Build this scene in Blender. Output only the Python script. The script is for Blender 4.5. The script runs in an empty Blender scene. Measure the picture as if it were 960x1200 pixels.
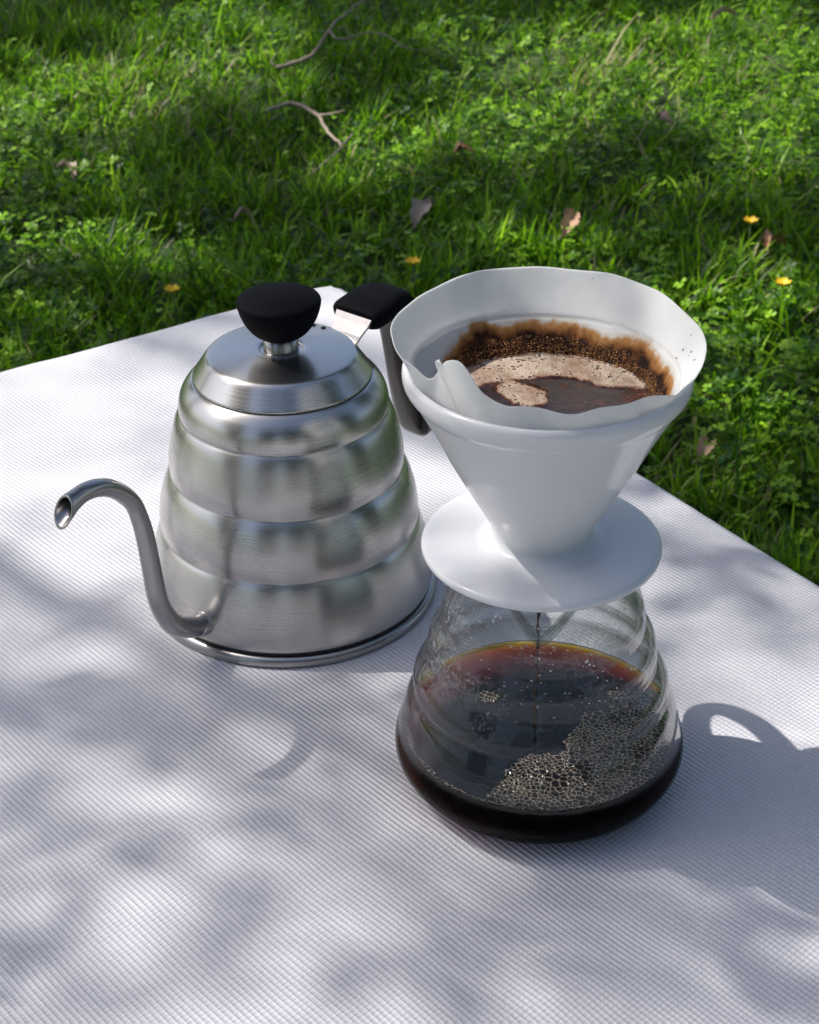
import bpy, bmesh, math, random
import numpy as np
from math import sin, cos, pi, radians, sqrt, atan2, exp
from mathutils import Vector, Matrix, noise as mnoise

random.seed(7); np.random.seed(7)
scene = bpy.context.scene
COL = scene.collection

# ------------------------------------------------------------------ camera
CAM_H = 0.4705
cam_d = bpy.data.cameras.new('camera'); cam = bpy.data.objects.new('camera', cam_d); COL.objects.link(cam)
PITCH, ROLL, FPX = radians(31), radians(-0.6), 2000.0
Fv = Vector((0, cos(PITCH), -sin(PITCH))); Rv = Vector((1, 0, 0)); Uv = Rv.cross(Fv)
R2 = Rv*cos(ROLL)+Uv*sin(ROLL); U2 = -Rv*sin(ROLL)+Uv*cos(ROLL)
M = Matrix((R2, U2, -Fv)).transposed().to_4x4(); M.translation = Vector((0, 0, CAM_H))
cam.matrix_world = M
cam_d.sensor_fit = 'VERTICAL'; cam_d.sensor_height = 24.0; cam_d.lens = FPX/1200*24.0
cam_d.clip_start = 0.01; cam_d.clip_end = 3000
cam_d.dof.use_dof = True; cam_d.dof.focus_distance = 0.70
cam_d.dof.aperture_fstop = cam_d.lens*1e-3/0.0017
scene.camera = cam

# ------------------------------------------------------------------ sky and sun
SUN_E, SUN_PHI = radians(54), radians(18.5)
SUN = Vector((-cos(SUN_E)*cos(SUN_PHI), cos(SUN_E)*sin(SUN_PHI), sin(SUN_E)))   # towards the sun
w = bpy.data.worlds.new('World'); scene.world = w; w.use_nodes = True
nt = w.node_tree; nt.nodes.clear()
sky = nt.nodes.new('ShaderNodeTexSky'); sky.sky_type = 'NISHITA'; sky.sun_disc = False
sky.sun_elevation = SUN_E; sky.sun_rotation = atan2(SUN.x, SUN.y)
sky.air_density = 1.0; sky.dust_density = 3.0; sky.ozone_density = 1.2
bg = nt.nodes.new('ShaderNodeBackground'); bg.inputs[1].default_value = 0.125
wo = nt.nodes.new('ShaderNodeOutputWorld')
nt.links.new(sky.outputs[0], bg.inputs[0]); nt.links.new(bg.outputs[0], wo.inputs[0])
sl = bpy.data.lights.new('sun', 'SUN'); sl.energy = 5.0; sl.angle = radians(0.5); sl.color = (1, .965, .91)
so = bpy.data.objects.new('sun', sl); COL.objects.link(so)
so.rotation_mode = 'QUATERNION'; so.rotation_quaternion = SUN.to_track_quat('Z', 'Y')
so.location = SUN*20
scene.view_settings.view_transform = 'Standard'; scene.view_settings.look = 'None'
scene.view_settings.exposure = 0.42; scene.view_settings.gamma = 1.0
scene.view_settings.use_curve_mapping = False
scene.cycles.max_bounces = 12; scene.cycles.transparent_max_bounces = 24
scene.cycles.transmission_bounces = 12; scene.cycles.sample_clamp_indirect = 4.0

# ------------------------------------------------------------------ node helper
def mat(name):
    m = bpy.data.materials.new(name); m.use_nodes = True
    t = m.node_tree; t.nodes.clear()
    out = t.nodes.new('ShaderNodeOutputMaterial')
    return m, t, out
def N(t, typ, ins=None, **kw):
    n = t.nodes.new(typ)
    for k, v in kw.items(): setattr(n, k, v)
    for k, v in (ins or {}).items():
        s = n.inputs[k]
        if hasattr(v, 'is_output') or isinstance(v, bpy.types.NodeSocket): t.links.new(v, s)
        elif isinstance(v, bpy.types.Node): t.links.new(v.outputs[0], s)
        else: s.default_value = v
    return n
def c4(r, g, b): return (r, g, b, 1)
def ramp(t, fac, stops, interp='LINEAR'):
    n = N(t, 'ShaderNodeValToRGB', {0: fac}); cr = n.color_ramp; cr.interpolation = interp
    while len(cr.elements) < len(stops): cr.elements.new(.5)
    for e, (p, c) in zip(cr.elements, stops):
        e.position = p; e.color = c if len(c) == 4 else (*c, 1)
    return n
def mixc(t, fac, a, b, mode='MIX'):
    n = N(t, 'ShaderNodeMix', data_type='RGBA', blend_type=mode)
    for k, v in ((0, fac), (6, a), (7, b)):
        if isinstance(v, bpy.types.Node): t.links.new(v.outputs[0], n.inputs[k])
        elif isinstance(v, bpy.types.NodeSocket): t.links.new(v, n.inputs[k])
        else: n.inputs[k].default_value = v
    return n.outputs[2]
def math_(t, op, a, b=0.0, c=0.0):
    n = N(t, 'ShaderNodeMath', operation=op)
    for k, v in ((0, a), (1, b), (2, c)):
        if isinstance(v, bpy.types.Node): t.links.new(v.outputs[0], n.inputs[k])
        elif isinstance(v, bpy.types.NodeSocket): t.links.new(v, n.inputs[k])
        else: n.inputs[k].default_value = v
    return n.outputs[0]
def pos(t): return N(t, 'ShaderNodeTexCoord').outputs['Object']

# ------------------------------------------------------------------ mesh helpers
def link(o, parent=None):
    COL.objects.link(o)
    if parent is not None: o.parent = parent
    return o
def mesh_obj(name, verts, faces, material, parent=None, smooth=True, loc=None):
    me = bpy.data.meshes.new(name); me.from_pydata([tuple(v) for v in verts], [], faces); me.update()
    if smooth: me.shade_smooth()
    if material is not None: me.materials.append(material)
    o = bpy.data.objects.new(name, me)
    if loc is not None: o.location = loc
    return link(o, parent)
def np_obj(name, V, Fc, material, parent=None, smooth=True, attr=None):
    """V (n,3), Fc (m,k) with constant k"""
    me = bpy.data.meshes.new(name); m, k = Fc.shape
    me.vertices.add(len(V)); me.vertices.foreach_set('co', V.astype(np.float32).ravel())
    me.loops.add(m*k); me.loops.foreach_set('vertex_index', Fc.astype(np.int32).ravel())
    me.polygons.add(m); me.polygons.foreach_set('loop_start', np.arange(0, m*k, k, dtype=np.int32))
    me.update(calc_edges=True)
    if smooth: me.shade_smooth()
    if attr is not None:
        for an, vals in attr.items():
            if vals.ndim == 1:
                a = me.attributes.new(an, 'FLOAT', 'POINT'); a.data.foreach_set('value', vals.astype(np.float32))
            else:
                a = me.attributes.new(an, 'FLOAT_COLOR', 'POINT')
                a.data.foreach_set('color', np.hstack([vals, np.ones((len(vals), 1))]).astype(np.float32).ravel())
    me.materials.append(material)
    o = bpy.data.objects.new(name, me); return link(o, parent)
def tag(o, label=None, cat=None, group=None, kind=None):
    if label: o['label'] = label
    if cat: o['category'] = cat
    if group: o['group'] = group
    if kind: o['kind'] = kind
    return o
def empty(name, loc, label, cat, group=None, rz=0):
    o = bpy.data.objects.new(name, None); o.location = loc; o.rotation_euler = (0, 0, rz); o.empty_display_size = .05
    COL.objects.link(o); return tag(o, label, cat, group)
def smooth_profile(pts, per=4):
    """Catmull-Rom through (r,z) points"""
    P = [pts[0]]+list(pts)+[pts[-1]]; out = []
    for i in range(1, len(P)-2):
        for k in range(per):
            t = k/per; r = []
            for d in range(len(pts[0])):
                p0, p1, p2, p3 = (P[i+j][d] for j in (-1, 0, 1, 2))
                r.append(.5*((2*p1)+(-p0+p2)*t+(2*p0-5*p1+4*p2-p3)*t*t+(-p0+3*p1-3*p2+p3)*t**3))
            out.append(tuple(r))
    out.append(tuple(pts[-1])); return out
def lathe(name, prof, material, parent=None, n=96, fn=None, loc=None, closed=False):
    """prof: list of (r,z); fn(r,z,theta)->(x,y,z)"""
    V, F = [], []; m = len(prof)
    for (r, z) in prof:
        for j in range(n):
            a = 2*pi*j/n
            V.append(fn(r, z, a) if fn else (r*cos(a), r*sin(a), z))
    for i in range(m-1 if not closed else m):
        i2 = (i+1) % m
        for j in range(n):
            k = (j+1) % n
            F.append((i*n+j, i*n+k, i2*n+k, i2*n+j))
    if not closed:
        for i, rev in ((0, True), (m-1, False)):
            if prof[i][0] > 1e-5:
                continue
    return mesh_obj(name, V, F, material, parent, loc=loc)
def tube_geo(path, radii, n=12, squash=None, up=Vector((0, 0, 1)), caps=True, V=None, F=None):
    V = [] if V is None else V; F = [] if F is None else F
    P = [Vector(p) for p in path]; base = len(V); prevx = None
    for i, p in enumerate(P):
        d = (P[min(i+1, len(P)-1)]-P[max(i-1, 0)]).normalized()
        if prevx is None:
            x = d.cross(up)
            if x.length < 1e-4: x = d.cross(Vector((1, 0, 0)))
        else: x = prevx-d*prevx.dot(d)
        x.normalize(); prevx = x; y = d.cross(x)
        r = radii[i] if hasattr(radii, '__len__') else radii
        rx, ry = (r if hasattr(r, '__len__') else (r, r))
        for j in range(n):
            a = 2*pi*j/n; ca, sa = cos(a), sin(a)
            if squash:     # superellipse section
                e = squash; ca = math.copysign(abs(ca)**e, ca); sa = math.copysign(abs(sa)**e, sa)
            V.append(p+x*(rx*ca)+y*(ry*sa))
    for i in range(len(P)-1):
        for j in range(n):
            k = (j+1) % n
            F.append((base+i*n+j, base+i*n+k, base+(i+1)*n+k, base+(i+1)*n+j))
    if caps:
        F.append(tuple(base+j for j in reversed(range(n)))); F.append(tuple(base+(len(P)-1)*n+j for j in range(n)))
    return V, F
def tube(name, path, radii, material, parent=None, **kw):
    V, F = tube_geo(path, radii, **kw)
    return mesh_obj(name, V, F, material, parent)
def autosmooth(o, ang=35):
    bm = bmesh.new(); bm.from_mesh(o.data)
    bmesh.ops.recalc_face_normals(bm, faces=bm.faces)
    for e in bm.edges:
        if len(e.link_faces) == 2 and e.calc_face_angle(0) > radians(ang): e.smooth = False
    bm.to_mesh(o.data); bm.free()
def fix_normals(o):
    bm = bmesh.new(); bm.from_mesh(o.data); bmesh.ops.recalc_face_normals(bm, faces=bm.faces); bm.to_mesh(o.data); bm.free()

# ------------------------------------------------------------------ materials
def m_steel():
    m, t, out = mat('brushed_steel')
    p = pos(t)
    mp = N(t, 'ShaderNodeMapping', {0: p}); mp.inputs['Scale'].default_value = (14, 14, 1400)
    nz = N(t, 'ShaderNodeTexNoise', {'Vector': mp, 'Scale': 1.0, 'Detail': 3.0})
    big = N(t, 'ShaderNodeTexNoise', {'Vector': p, 'Scale': 22.0, 'Detail': 2.0})
    ro = N(t, 'ShaderNodeMapRange', {0: nz.outputs[0], 3: .18, 4: .27})
    ro2 = math_(t, 'ADD', ro, math_(t, 'MULTIPLY', big.outputs[0], .11))
    bp = N(t, 'ShaderNodeBump', {'Strength': .05, 'Distance': .0004, 'Height': nz.outputs[0]})
    tg = N(t, 'ShaderNodeTangent', direction_type='RADIAL', axis='Z')
    b = N(t, 'ShaderNodeBsdfPrincipled', {'Base Color': c4(.55, .53, .51), 'Metallic': 1.0, 'Roughness': ro2,
          'Anisotropic': .72, 'Anisotropic Rotation': .25, 'Tangent': tg.outputs[0], 'Normal': bp.outputs[0]})
    t.links.new(b.outputs[0], out.inputs[0]); return m
def m_simple(name, col, rough, metal=0.0, spec=.5, bump=None, coat=0.0):
    m, t, out = mat(name)
    nz = N(t, 'ShaderNodeTexNoise', {'Vector': pos(t), 'Scale': (bump[0] if bump else 60.0), 'Detail': 4.0})
    cc = mixc(t, nz.outputs[0], c4(*[c*.86 for c in col]), c4(*[min(1, c*1.12) for c in col]))
    ro = N(t, 'ShaderNodeMapRange', {0: nz.outputs[0], 3: max(.02, rough*.85), 4: min(1, rough*1.15)})
    b = N(t, 'ShaderNodeBsdfPrincipled', {'Base Color': cc, 'Metallic': metal, 'Roughness': ro, 'Specular IOR Level': spec, 'Coat Weight': coat})
    if bump:
        bp = N(t, 'ShaderNodeBump', {'Strength': bump[1], 'Distance': bump[2], 'Height': nz.outputs[0]})
        t.links.new(bp.outputs[0], b.inputs['Normal'])
    t.links.new(b.outputs[0], out.inputs[0]); return m
def m_cloth():
    m, t, out = mat('ribbed_cloth')
    p = pos(t)
    dist = N(t, 'ShaderNodeTexNoise', {'Vector': p, 'Scale': 9.0, 'Detail': 2.0})
    dv = N(t, 'ShaderNodeVectorMath', {0: dist.outputs[1], 1: (.5, .5, .5)}, operation='SUBTRACT')
    dv2 = N(t, 'ShaderNodeVectorMath', {0: dv.outputs[0], 'Scale': .006}, operation='SCALE')
    pp = N(t, 'ShaderNodeVectorMath', {0: p, 1: dv2.outputs[0]}, operation='ADD')
    def rib(nx, ny, pitch, sharp):
        d = N(t, 'ShaderNodeVectorMath', {0: pp.outputs[0], 1: (nx, ny, 0)}, operation='DOT_PRODUCT')
        s = math_(t, 'SINE', math_(t, 'MULTIPLY', d.outputs['Value'], 2*pi/pitch))
        u = math_(t, 'MULTIPLY_ADD', s, .5, .5)
        return math_(t, 'POWER', u, sharp)
    a = rib(.748, .664, .00238, 2.1)
    b_ = rib(-.664, .748, .0021, 1.0)
    fib = N(t, 'ShaderNodeTexNoise', {'Vector': p, 'Scale': 900.0, 'Detail': 2.0})
    hgt = math_(t, 'ADD', math_(t, 'ADD', math_(t, 'MULTIPLY', a, 1.0), math_(t, 'MULTIPLY', b_, .38)), math_(t, 'MULTIPLY', fib.outputs[0], .35))
    bp = N(t, 'ShaderNodeBump', {'Strength': 1.0, 'Distance': .00034, 'Height': hgt})
    big = N(t, 'ShaderNodeTexNoise', {'Vector': p, 'Scale': 5.0, 'Detail': 3.0})
    c1 = mixc(t, big.outputs[0], c4(.66, .645, .675), c4(.74, .725, .75))
    gap = math_(t, 'MULTIPLY', math_(t, 'SUBTRACT', 1.0, a), math_(t, 'MULTIPLY_ADD', b_, -.35, 1.0))
    c2 = mixc(t, math_(t, 'MULTIPLY', gap, .36), c1, c4(.38, .38, .43))
    b = N(t, 'ShaderNodeBsdfPrincipled', {'Base Color': c2, 'Roughness': .55, 'Specular IOR Level': .35, 'Normal': bp.outputs[0]})
    t.links.new(b.outputs[0], out.inputs[0]); return m
def m_porcelain():
    m, t, out = mat('white_porcelain')
    nz = N(t, 'ShaderNodeTexNoise', {'Vector': pos(t), 'Scale': 40.0, 'Detail': 2.0})
    bp = N(t, 'ShaderNodeBump', {'Strength': .12, 'Distance': .0006, 'Height': nz.outputs[0]})
    b = N(t, 'ShaderNodeBsdfPrincipled', {'Base Color': c4(.72, .72, .735), 'Roughness': .16, 'IOR': 1.5,
          'Subsurface Weight': .12, 'Subsurface Scale': .004, 'Subsurface Radius': (1, .9, .8), 'Normal': bp.outputs[0]})
    t.links.new(b.outputs[0], out.inputs[0]); return m
def m_glass(tint=(.95, .965, .96), edge=(.20, .22, .215), wet=0.0):
    m, t, out = mat('clear_glass')
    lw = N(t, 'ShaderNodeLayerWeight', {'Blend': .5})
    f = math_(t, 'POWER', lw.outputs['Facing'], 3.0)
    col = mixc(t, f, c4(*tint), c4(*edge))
    nz = N(t, 'ShaderNodeTexNoise', {'Vector': pos(t), 'Scale': 70.0, 'Detail': 2.0})
    bp = N(t, 'ShaderNodeBump', {'Strength': .25, 'Distance': .0009, 'Height': nz.outputs[0]})
    fcg = N(t, 'ShaderNodeLayerWeight', {'Blend': .5, 'Normal': bp.outputs[0]})
    fr = math_(t, 'MULTIPLY_ADD', math_(t, 'POWER', fcg.outputs['Facing'], 3.4), .90, .014)
    wz = N(t, 'ShaderNodeSeparateXYZ', {0: pos(t)})
    fr = math_(t, 'MULTIPLY', fr, N(t, 'ShaderNodeMapRange', {0: wz.outputs[2], 1: .024, 2: .028, 3: .12, 4: 1.0}).outputs[0])
    tr = N(t, 'ShaderNodeBsdfTransparent', {0: col})
    gl = N(t, 'ShaderNodeBsdfGlossy', {0: c4(1, 1, 1), 'Roughness': .015, 'Normal': bp.outputs[0]})
    mx = N(t, 'ShaderNodeMixShader', {0: fr, 1: tr, 2: gl})
    last = mx.outputs[0]
    if wet:
        # condensation: fine droplets scatter a little light above the coffee
        sep = N(t, 'ShaderNodeSeparateXYZ', {0: pos(t)})
        band = N(t, 'ShaderNodeMapRange', {0: sep.outputs[2], 1: .045, 2: .062, 3: 0.0, 4: 1.0})
        band2 = N(t, 'ShaderNodeMapRange', {0: sep.outputs[2], 1: .112, 2: .095, 3: .4, 4: 1.0})
        vo = N(t, 'ShaderNodeTexVoronoi', {'Vector': pos(t), 'Scale': 520.0})
        spots = N(t, 'ShaderNodeMapRange', {0: vo.outputs[0], 1: .42, 2: .25, 3: 0.0, 4: 1.0})
        pat = N(t, 'ShaderNodeTexNoise', {'Vector': pos(t), 'Scale': 38.0, 'Detail': 3.0})
        pm = N(t, 'ShaderNodeMapRange', {0: pat.outputs[0], 1: .42, 2: .62, 3: .05, 4: .8})
        fac = math_(t, 'MULTIPLY', math_(t, 'MULTIPLY', band, band2), math_(t, 'MULTIPLY_ADD', math_(t, 'MULTIPLY', spots, pm), .38, .018))
        df = N(t, 'ShaderNodeBsdfDiffuse', {0: c4(.72, .73, .75)}); tl = N(t, 'ShaderNodeBsdfTranslucent', {0: c4(.72, .73, .75)})
        dm = N(t, 'ShaderNodeMixShader', {0: .6, 1: df, 2: tl})
        last = N(t, 'ShaderNodeMixShader', {0: math_(t, 'MULTIPLY', fac, wet), 1: last, 2: dm}).outputs[0]
    t.links.new(last, out.inputs[0]); return m
def m_coffee():
    m, t, out = mat('brewed_coffee')
    nz = N(t, 'ShaderNodeTexNoise', {'Vector': pos(t), 'Scale': 90.0, 'Detail': 1.0})
    bp = N(t, 'ShaderNodeBump', {'Strength': .12, 'Distance': .0006, 'Height': nz.outputs[0]})
    gs = N(t, 'ShaderNodeBsdfGlass', {0: c4(1, 1, 1), 'Roughness': .0, 'IOR': 1.34, 'Normal': bp.outputs[0]})
    # only the free surface refracts; against the glass wall there is no air gap
    sz = N(t, 'ShaderNodeSeparateXYZ', {0: pos(t)})
    mx = N(t, 'ShaderNodeMixShader', {0: math_(t, 'GREATER_THAN', sz.outputs[2], .02505), 1: N(t, 'ShaderNodeBsdfTransparent'), 2: gs})
    ab = N(t, 'ShaderNodeVolumeAbsorption', {'Color': c4(.92, .80, .22), 'Density': 1300.0})
    t.links.new(mx.outputs[0], out.inputs[0]); t.links.new(ab.outputs[0], out.inputs['Volume']); return m
def m_foam():
    m, t, out = mat('coffee_foam')
    at = N(t, 'ShaderNodeAttribute', attribute_name='wall')
    sep = at.outputs['Fac']
    cc = ramp(t, sep, [(0, (.012, .006, .004)), (.40, (.03, .014, .008)), (.62, (.36, .26, .18)), (1, (.72, .60, .48))])
    b = N(t, 'ShaderNodeBsdfPrincipled', {'Base Color': cc, 'Roughness': .12, 'Specular IOR Level': .7})
    t.links.new(b.outputs[0], out.inputs[0]); return m
def m_paper():
    m, t, out = mat('filter_paper')
    p = pos(t)
    sep = N(t, 'ShaderNodeSeparateXYZ', {0: p})
    st = N(t, 'ShaderNodeAttribute', attribute_name='stain').outputs['Fac']
    n1 = N(t, 'ShaderNodeTexNoise', {'Vector': p, 'Scale': 160.0, 'Detail': 6.0, 'Roughness': .7})
    n2 = N(t, 'ShaderNodeTexNoise', {'Vector': p, 'Scale': 45.0, 'Detail': 3.0})
    s2 = math_(t, 'ADD', st, math_(t, 'MULTIPLY', math_(t, 'MULTIPLY', math_(t, 'SUBTRACT', n1.outputs[0], .5), 1.2), math_(t, 'MINIMUM', math_(t, 'MULTIPLY', st, 4.0), 1.0)))
    cr = ramp(t, s2, [(0.0, (.88, .88, .87)), (.20, (.76, .72, .64)), (.42, (.60, .32, .11)), (.78, (.26, .10, .03)), (1, (.03, .013, .008))])
    vo = N(t, 'ShaderNodeTexVoronoi', {'Vector': p, 'Scale': 300.0})
    dens = N(t, 'ShaderNodeMapRange', {0: n2.outputs[0], 1: .60, 2: .72, 3: .0, 4: .16})
    dot = math_(t, 'LESS_THAN', vo.outputs[0], dens)
    cc = mixc(t, math_(t, 'MULTIPLY', dot, .8), cr.outputs[0], c4(.06, .04, .03))
    fb = N(t, 'ShaderNodeTexNoise', {'Vector': p, 'Scale': 260.0, 'Detail': 4.0})
    hh = math_(t, 'ADD', fb.outputs[0], math_(t, 'MULTIPLY', n2.outputs[0], 3.0))
    bp = N(t, 'ShaderNodeBump', {'Strength': .30, 'Distance': .0005, 'Height': hh})
    d = N(t, 'ShaderNodeBsdfPrincipled', {'Base Color': cc, 'Roughness': .75, 'Specular IOR Level': .25, 'Normal': bp.outputs[0]})
    tl = N(t, 'ShaderNodeBsdfTranslucent', {0: cc, 'Normal': bp.outputs[0]})
    mx = N(t, 'ShaderNodeMixShader', {0: .48, 1: d, 2: tl})
    t.links.new(mx.outputs[0], out.inputs[0]); return m
def m_slurry():
    m, t, out = mat('coffee_slurry')
    p = pos(t)
    fo = N(t, 'ShaderNodeAttribute', attribute_name='foam').outputs['Fac']
    n1 = N(t, 'ShaderNodeTexNoise', {'Vector': p, 'Scale': 70.0, 'Detail': 5.0, 'Roughness': .62})
    n3 = N(t, 'ShaderNodeTexNoise', {'Vector': p, 'Scale': 190.0, 'Detail': 3.0})
    f2 = math_(t, 'ADD', fo, math_(t, 'ADD', math_(t, 'MULTIPLY', math_(t, 'SUBTRACT', n1.outputs[0], .5), 1.3), math_(t, 'MULTIPLY', math_(t, 'SUBTRACT', n3.outputs[0], .5), .9)))
    cr = ramp(t, f2, [(0.20, (.010, .004, .003)), (.44, (.060, .014, .007)), (.58, (.26, .165, .11)), (1, (.46, .37, .29))])
    vo = N(t, 'ShaderNodeTexVoronoi', {'Vector': p, 'Scale': 560.0})
    dens = N(t, 'ShaderNodeMapRange', {0: n3.outputs[0], 1: .38, 2: .62, 3: .05, 4: .42})
    dot = math_(t, 'LESS_THAN', vo.outputs[0], dens)
    mb = N(t, 'ShaderNodeTexNoise', {'Vector': p, 'Scale': 130.0, 'Detail': 6.0, 'Roughness': .7, 'Distortion': 1.2})
    mf = N(t, 'ShaderNodeMapRange', {0: mb.outputs[0], 1: .42, 2: .70, 3: 0.0, 4: .75})
    base = mixc(t, mf, cr.outputs[0], mixc(t, .5, cr.outputs[0], c4(.10, .04, .02)))
    cc = mixc(t, math_(t, 'MULTIPLY', dot, .9), base, c4(.03, .014, .01))
    v2 = N(t, 'ShaderNodeTexVoronoi', {'Vector': p, 'Scale': 900.0})
    ro = N(t, 'ShaderNodeMapRange', {0: f2, 1: .35, 2: .6, 3: .05, 4: .38})
    hh = math_(t, 'ADD', math_(t, 'MULTIPLY', v2.outputs[0], math_(t, 'MULTIPLY', f2, -.9)), math_(t, 'MULTIPLY', n3.outputs[0], .4))
    bp = N(t, 'ShaderNodeBump', {'Strength': .35, 'Distance': .0012, 'Height': hh})
    b = N(t, 'ShaderNodeBsdfPrincipled', {'Base Color': cc, 'Roughness': ro, 'Normal': bp.outputs[0]})
    t.links.new(b.outputs[0], out.inputs[0]); return m
def m_leafy(name, trans=.35, rough=.38, back=(.34, .62, .03), spec=.5):
    m, t, out = mat(name)
    at = N(t, 'ShaderNodeAttribute', attribute_name='tint')
    nz = N(t, 'ShaderNodeTexNoise', {'Vector': pos(t), 'Scale': 130.0, 'Detail': 2.0})
    cc = mixc(t, math_(t, 'MULTIPLY', nz.outputs[0], .15), at.outputs['Color'], c4(.02, .05, .008))
    b = N(t, 'ShaderNodeBsdfPrincipled', {'Base Color': cc, 'Roughness': rough, 'Specular IOR Level': spec})
    tc = mixc(t, .45, cc, c4(*back))
    tl = N(t, 'ShaderNodeBsdfTranslucent', {0: tc})
    mx = N(t, 'ShaderNodeMixShader', {0: trans, 1: b, 2: tl})
    t.links.new(mx.outputs[0], out.inputs[0]); return m
def m_ground():
    m, t, out = mat('lawn_soil')
    p = pos(t)
    n1 = N(t, 'ShaderNodeTexNoise', {'Vector': p, 'Scale': 60.0, 'Detail': 6.0})
    n2 = N(t, 'ShaderNodeTexNoise', {'Vector': p, 'Scale': 1.3, 'Detail': 4.0})
    ln = N(t, 'ShaderNodeVectorMath', {0: p}, operation='LENGTH')
    far = N(t, 'ShaderNodeMapRange', {0: ln.outputs['Value'], 1: 1.5, 2: 4.5, 3: .25, 4: 1.0})
    soil = mixc(t, n1.outputs[0], c4(.006, .006, .004), c4(.028, .024, .013))
    gr = mixc(t, n2.outputs[0], c4(.035, .075, .015), c4(.07, .12, .025))
    cc = mixc(t, far, soil, gr)
    bp = N(t, 'ShaderNodeBump', {'Strength': .8, 'Distance': .01, 'Height': n1.outputs[0]})
    b = N(t, 'ShaderNodeBsdfPrincipled', {'Base Color': cc, 'Roughness': .95, 'Normal': bp.outputs[0]})
    t.links.new(b.outputs[0], out.inputs[0]); return m
def m_bark(name='bark', a=(.05, .04, .03), b2=(.16, .13, .10), sc=30.0):
    m, t, out = mat(name)
    mp = N(t, 'ShaderNodeMapping', {0: pos(t)}); mp.inputs['Scale'].default_value = (1, 1, .25)
    n1 = N(t, 'ShaderNodeTexNoise', {'Vector': mp, 'Scale': sc, 'Detail': 6.0})
    cc = mixc(t, n1.outputs[0], c4(*a), c4(*b2))
    bp = N(t, 'ShaderNodeBump', {'Strength': .8, 'Distance': .3/sc, 'Height': n1.outputs[0]})
    b = N(t, 'ShaderNodeBsdfPrincipled', {'Base Color': cc, 'Roughness': .9, 'Normal': bp.outputs[0]})
    t.links.new(b.outputs[0], out.inputs[0]); return m

STEEL = m_steel()
SPOUT_STEEL = m_simple('spout_steel', (.42, .405, .40), .30, metal=1.0, bump=(300.0, .05, .0003))
BLACK = m_simple('matte_black_plastic', (.004, .004, .006), .7, spec=.06, bump=(900.0, .12, .0003))
HANDLE = m_simple('glossy_dark_handle', (.016, .009, .006), .16, spec=.35)
HOLE = m_simple('dark_hole', (.006, .006, .006), .8)
SEAM = m_simple('dark_seam', (.02, .02, .022), .5)
CLOTH = m_cloth(); PORC = m_porcelain()
GLASS = m_glass(wet=1.0); GLASS_IN = m_glass(tint=(.97, .98, .975), edge=(.62, .64, .63))
GLASS_LIP = m_glass(tint=(.80, .83, .82), edge=(.10, .11, .11))
COFFEE = m_coffee(); FOAM = m_foam(); PAPER = m_paper(); SLURRY = m_slurry()
GRASS = m_leafy('grass_blade', .45, .40, back=(.30, .72, .02), spec=.25); CLOVER = m_leafy('clover_leaf', .38, .42, back=(.28, .70, .02), spec=.25)
TREELEAF = m_leafy('tree_leaf', .15, .6, back=(.05, .12, .01), spec=.2); GROUND = m_ground(); BARK = m_bark()
TWIG = m_bark('twig_bark', (.16, .12, .09), (.42, .34, .26), 120.0)
WOOD = m_bark('table_wood', (.22, .14, .08), (.36, .25, .15), 20.0)
METAL_LEG = m_simple('table_leg_metal', (.35, .35, .36), .35, metal=1.0)

# ------------------------------------------------------------------ ground
GZ = -0.40
def gh(x, y):
    return GZ + .022*mnoise.noise(Vector((x*1.3, y*1.3, .3))) + .012*mnoise.noise(Vector((x*4, y*4, 5.1))) + .012*mnoise.noise(Vector((x*11, y*11, 2.1)))
def gh_np(X, Y):
    return np.array([gh(a, b) for a, b in zip(X.ravel(), Y.ravel())]).reshape(X.shape)
def build_ground():
    near = np.linspace(-5, 5, 101)
    far = np.array([-1500, -600, -250, -100, -50, -25, -14, -9, -6.5])
    ax = np.concatenate([far, near, -far[::-1]])
    X, Y = np.meshgrid(ax, ax, indexing='ij'); n = len(ax)
    Z = gh_np(X, Y); d = np.maximum(np.abs(X), np.abs(Y))
    Z = np.where(d > 5.2, GZ + .5*np.sin(X*.02)*np.clip((d-20)/300, 0, 1), Z)
    V = np.stack([X, Y, Z], -1).reshape(-1, 3)
    i, j = np.meshgrid(np.arange(n-1), np.arange(n-1), indexing='ij'); q = (i*n+j).ravel()
    F = np.stack([q, q+n, q+n+1, q+1], 1)
    tag(np_obj('ground', V, F, GROUND), kind='structure')
build_ground()

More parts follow.
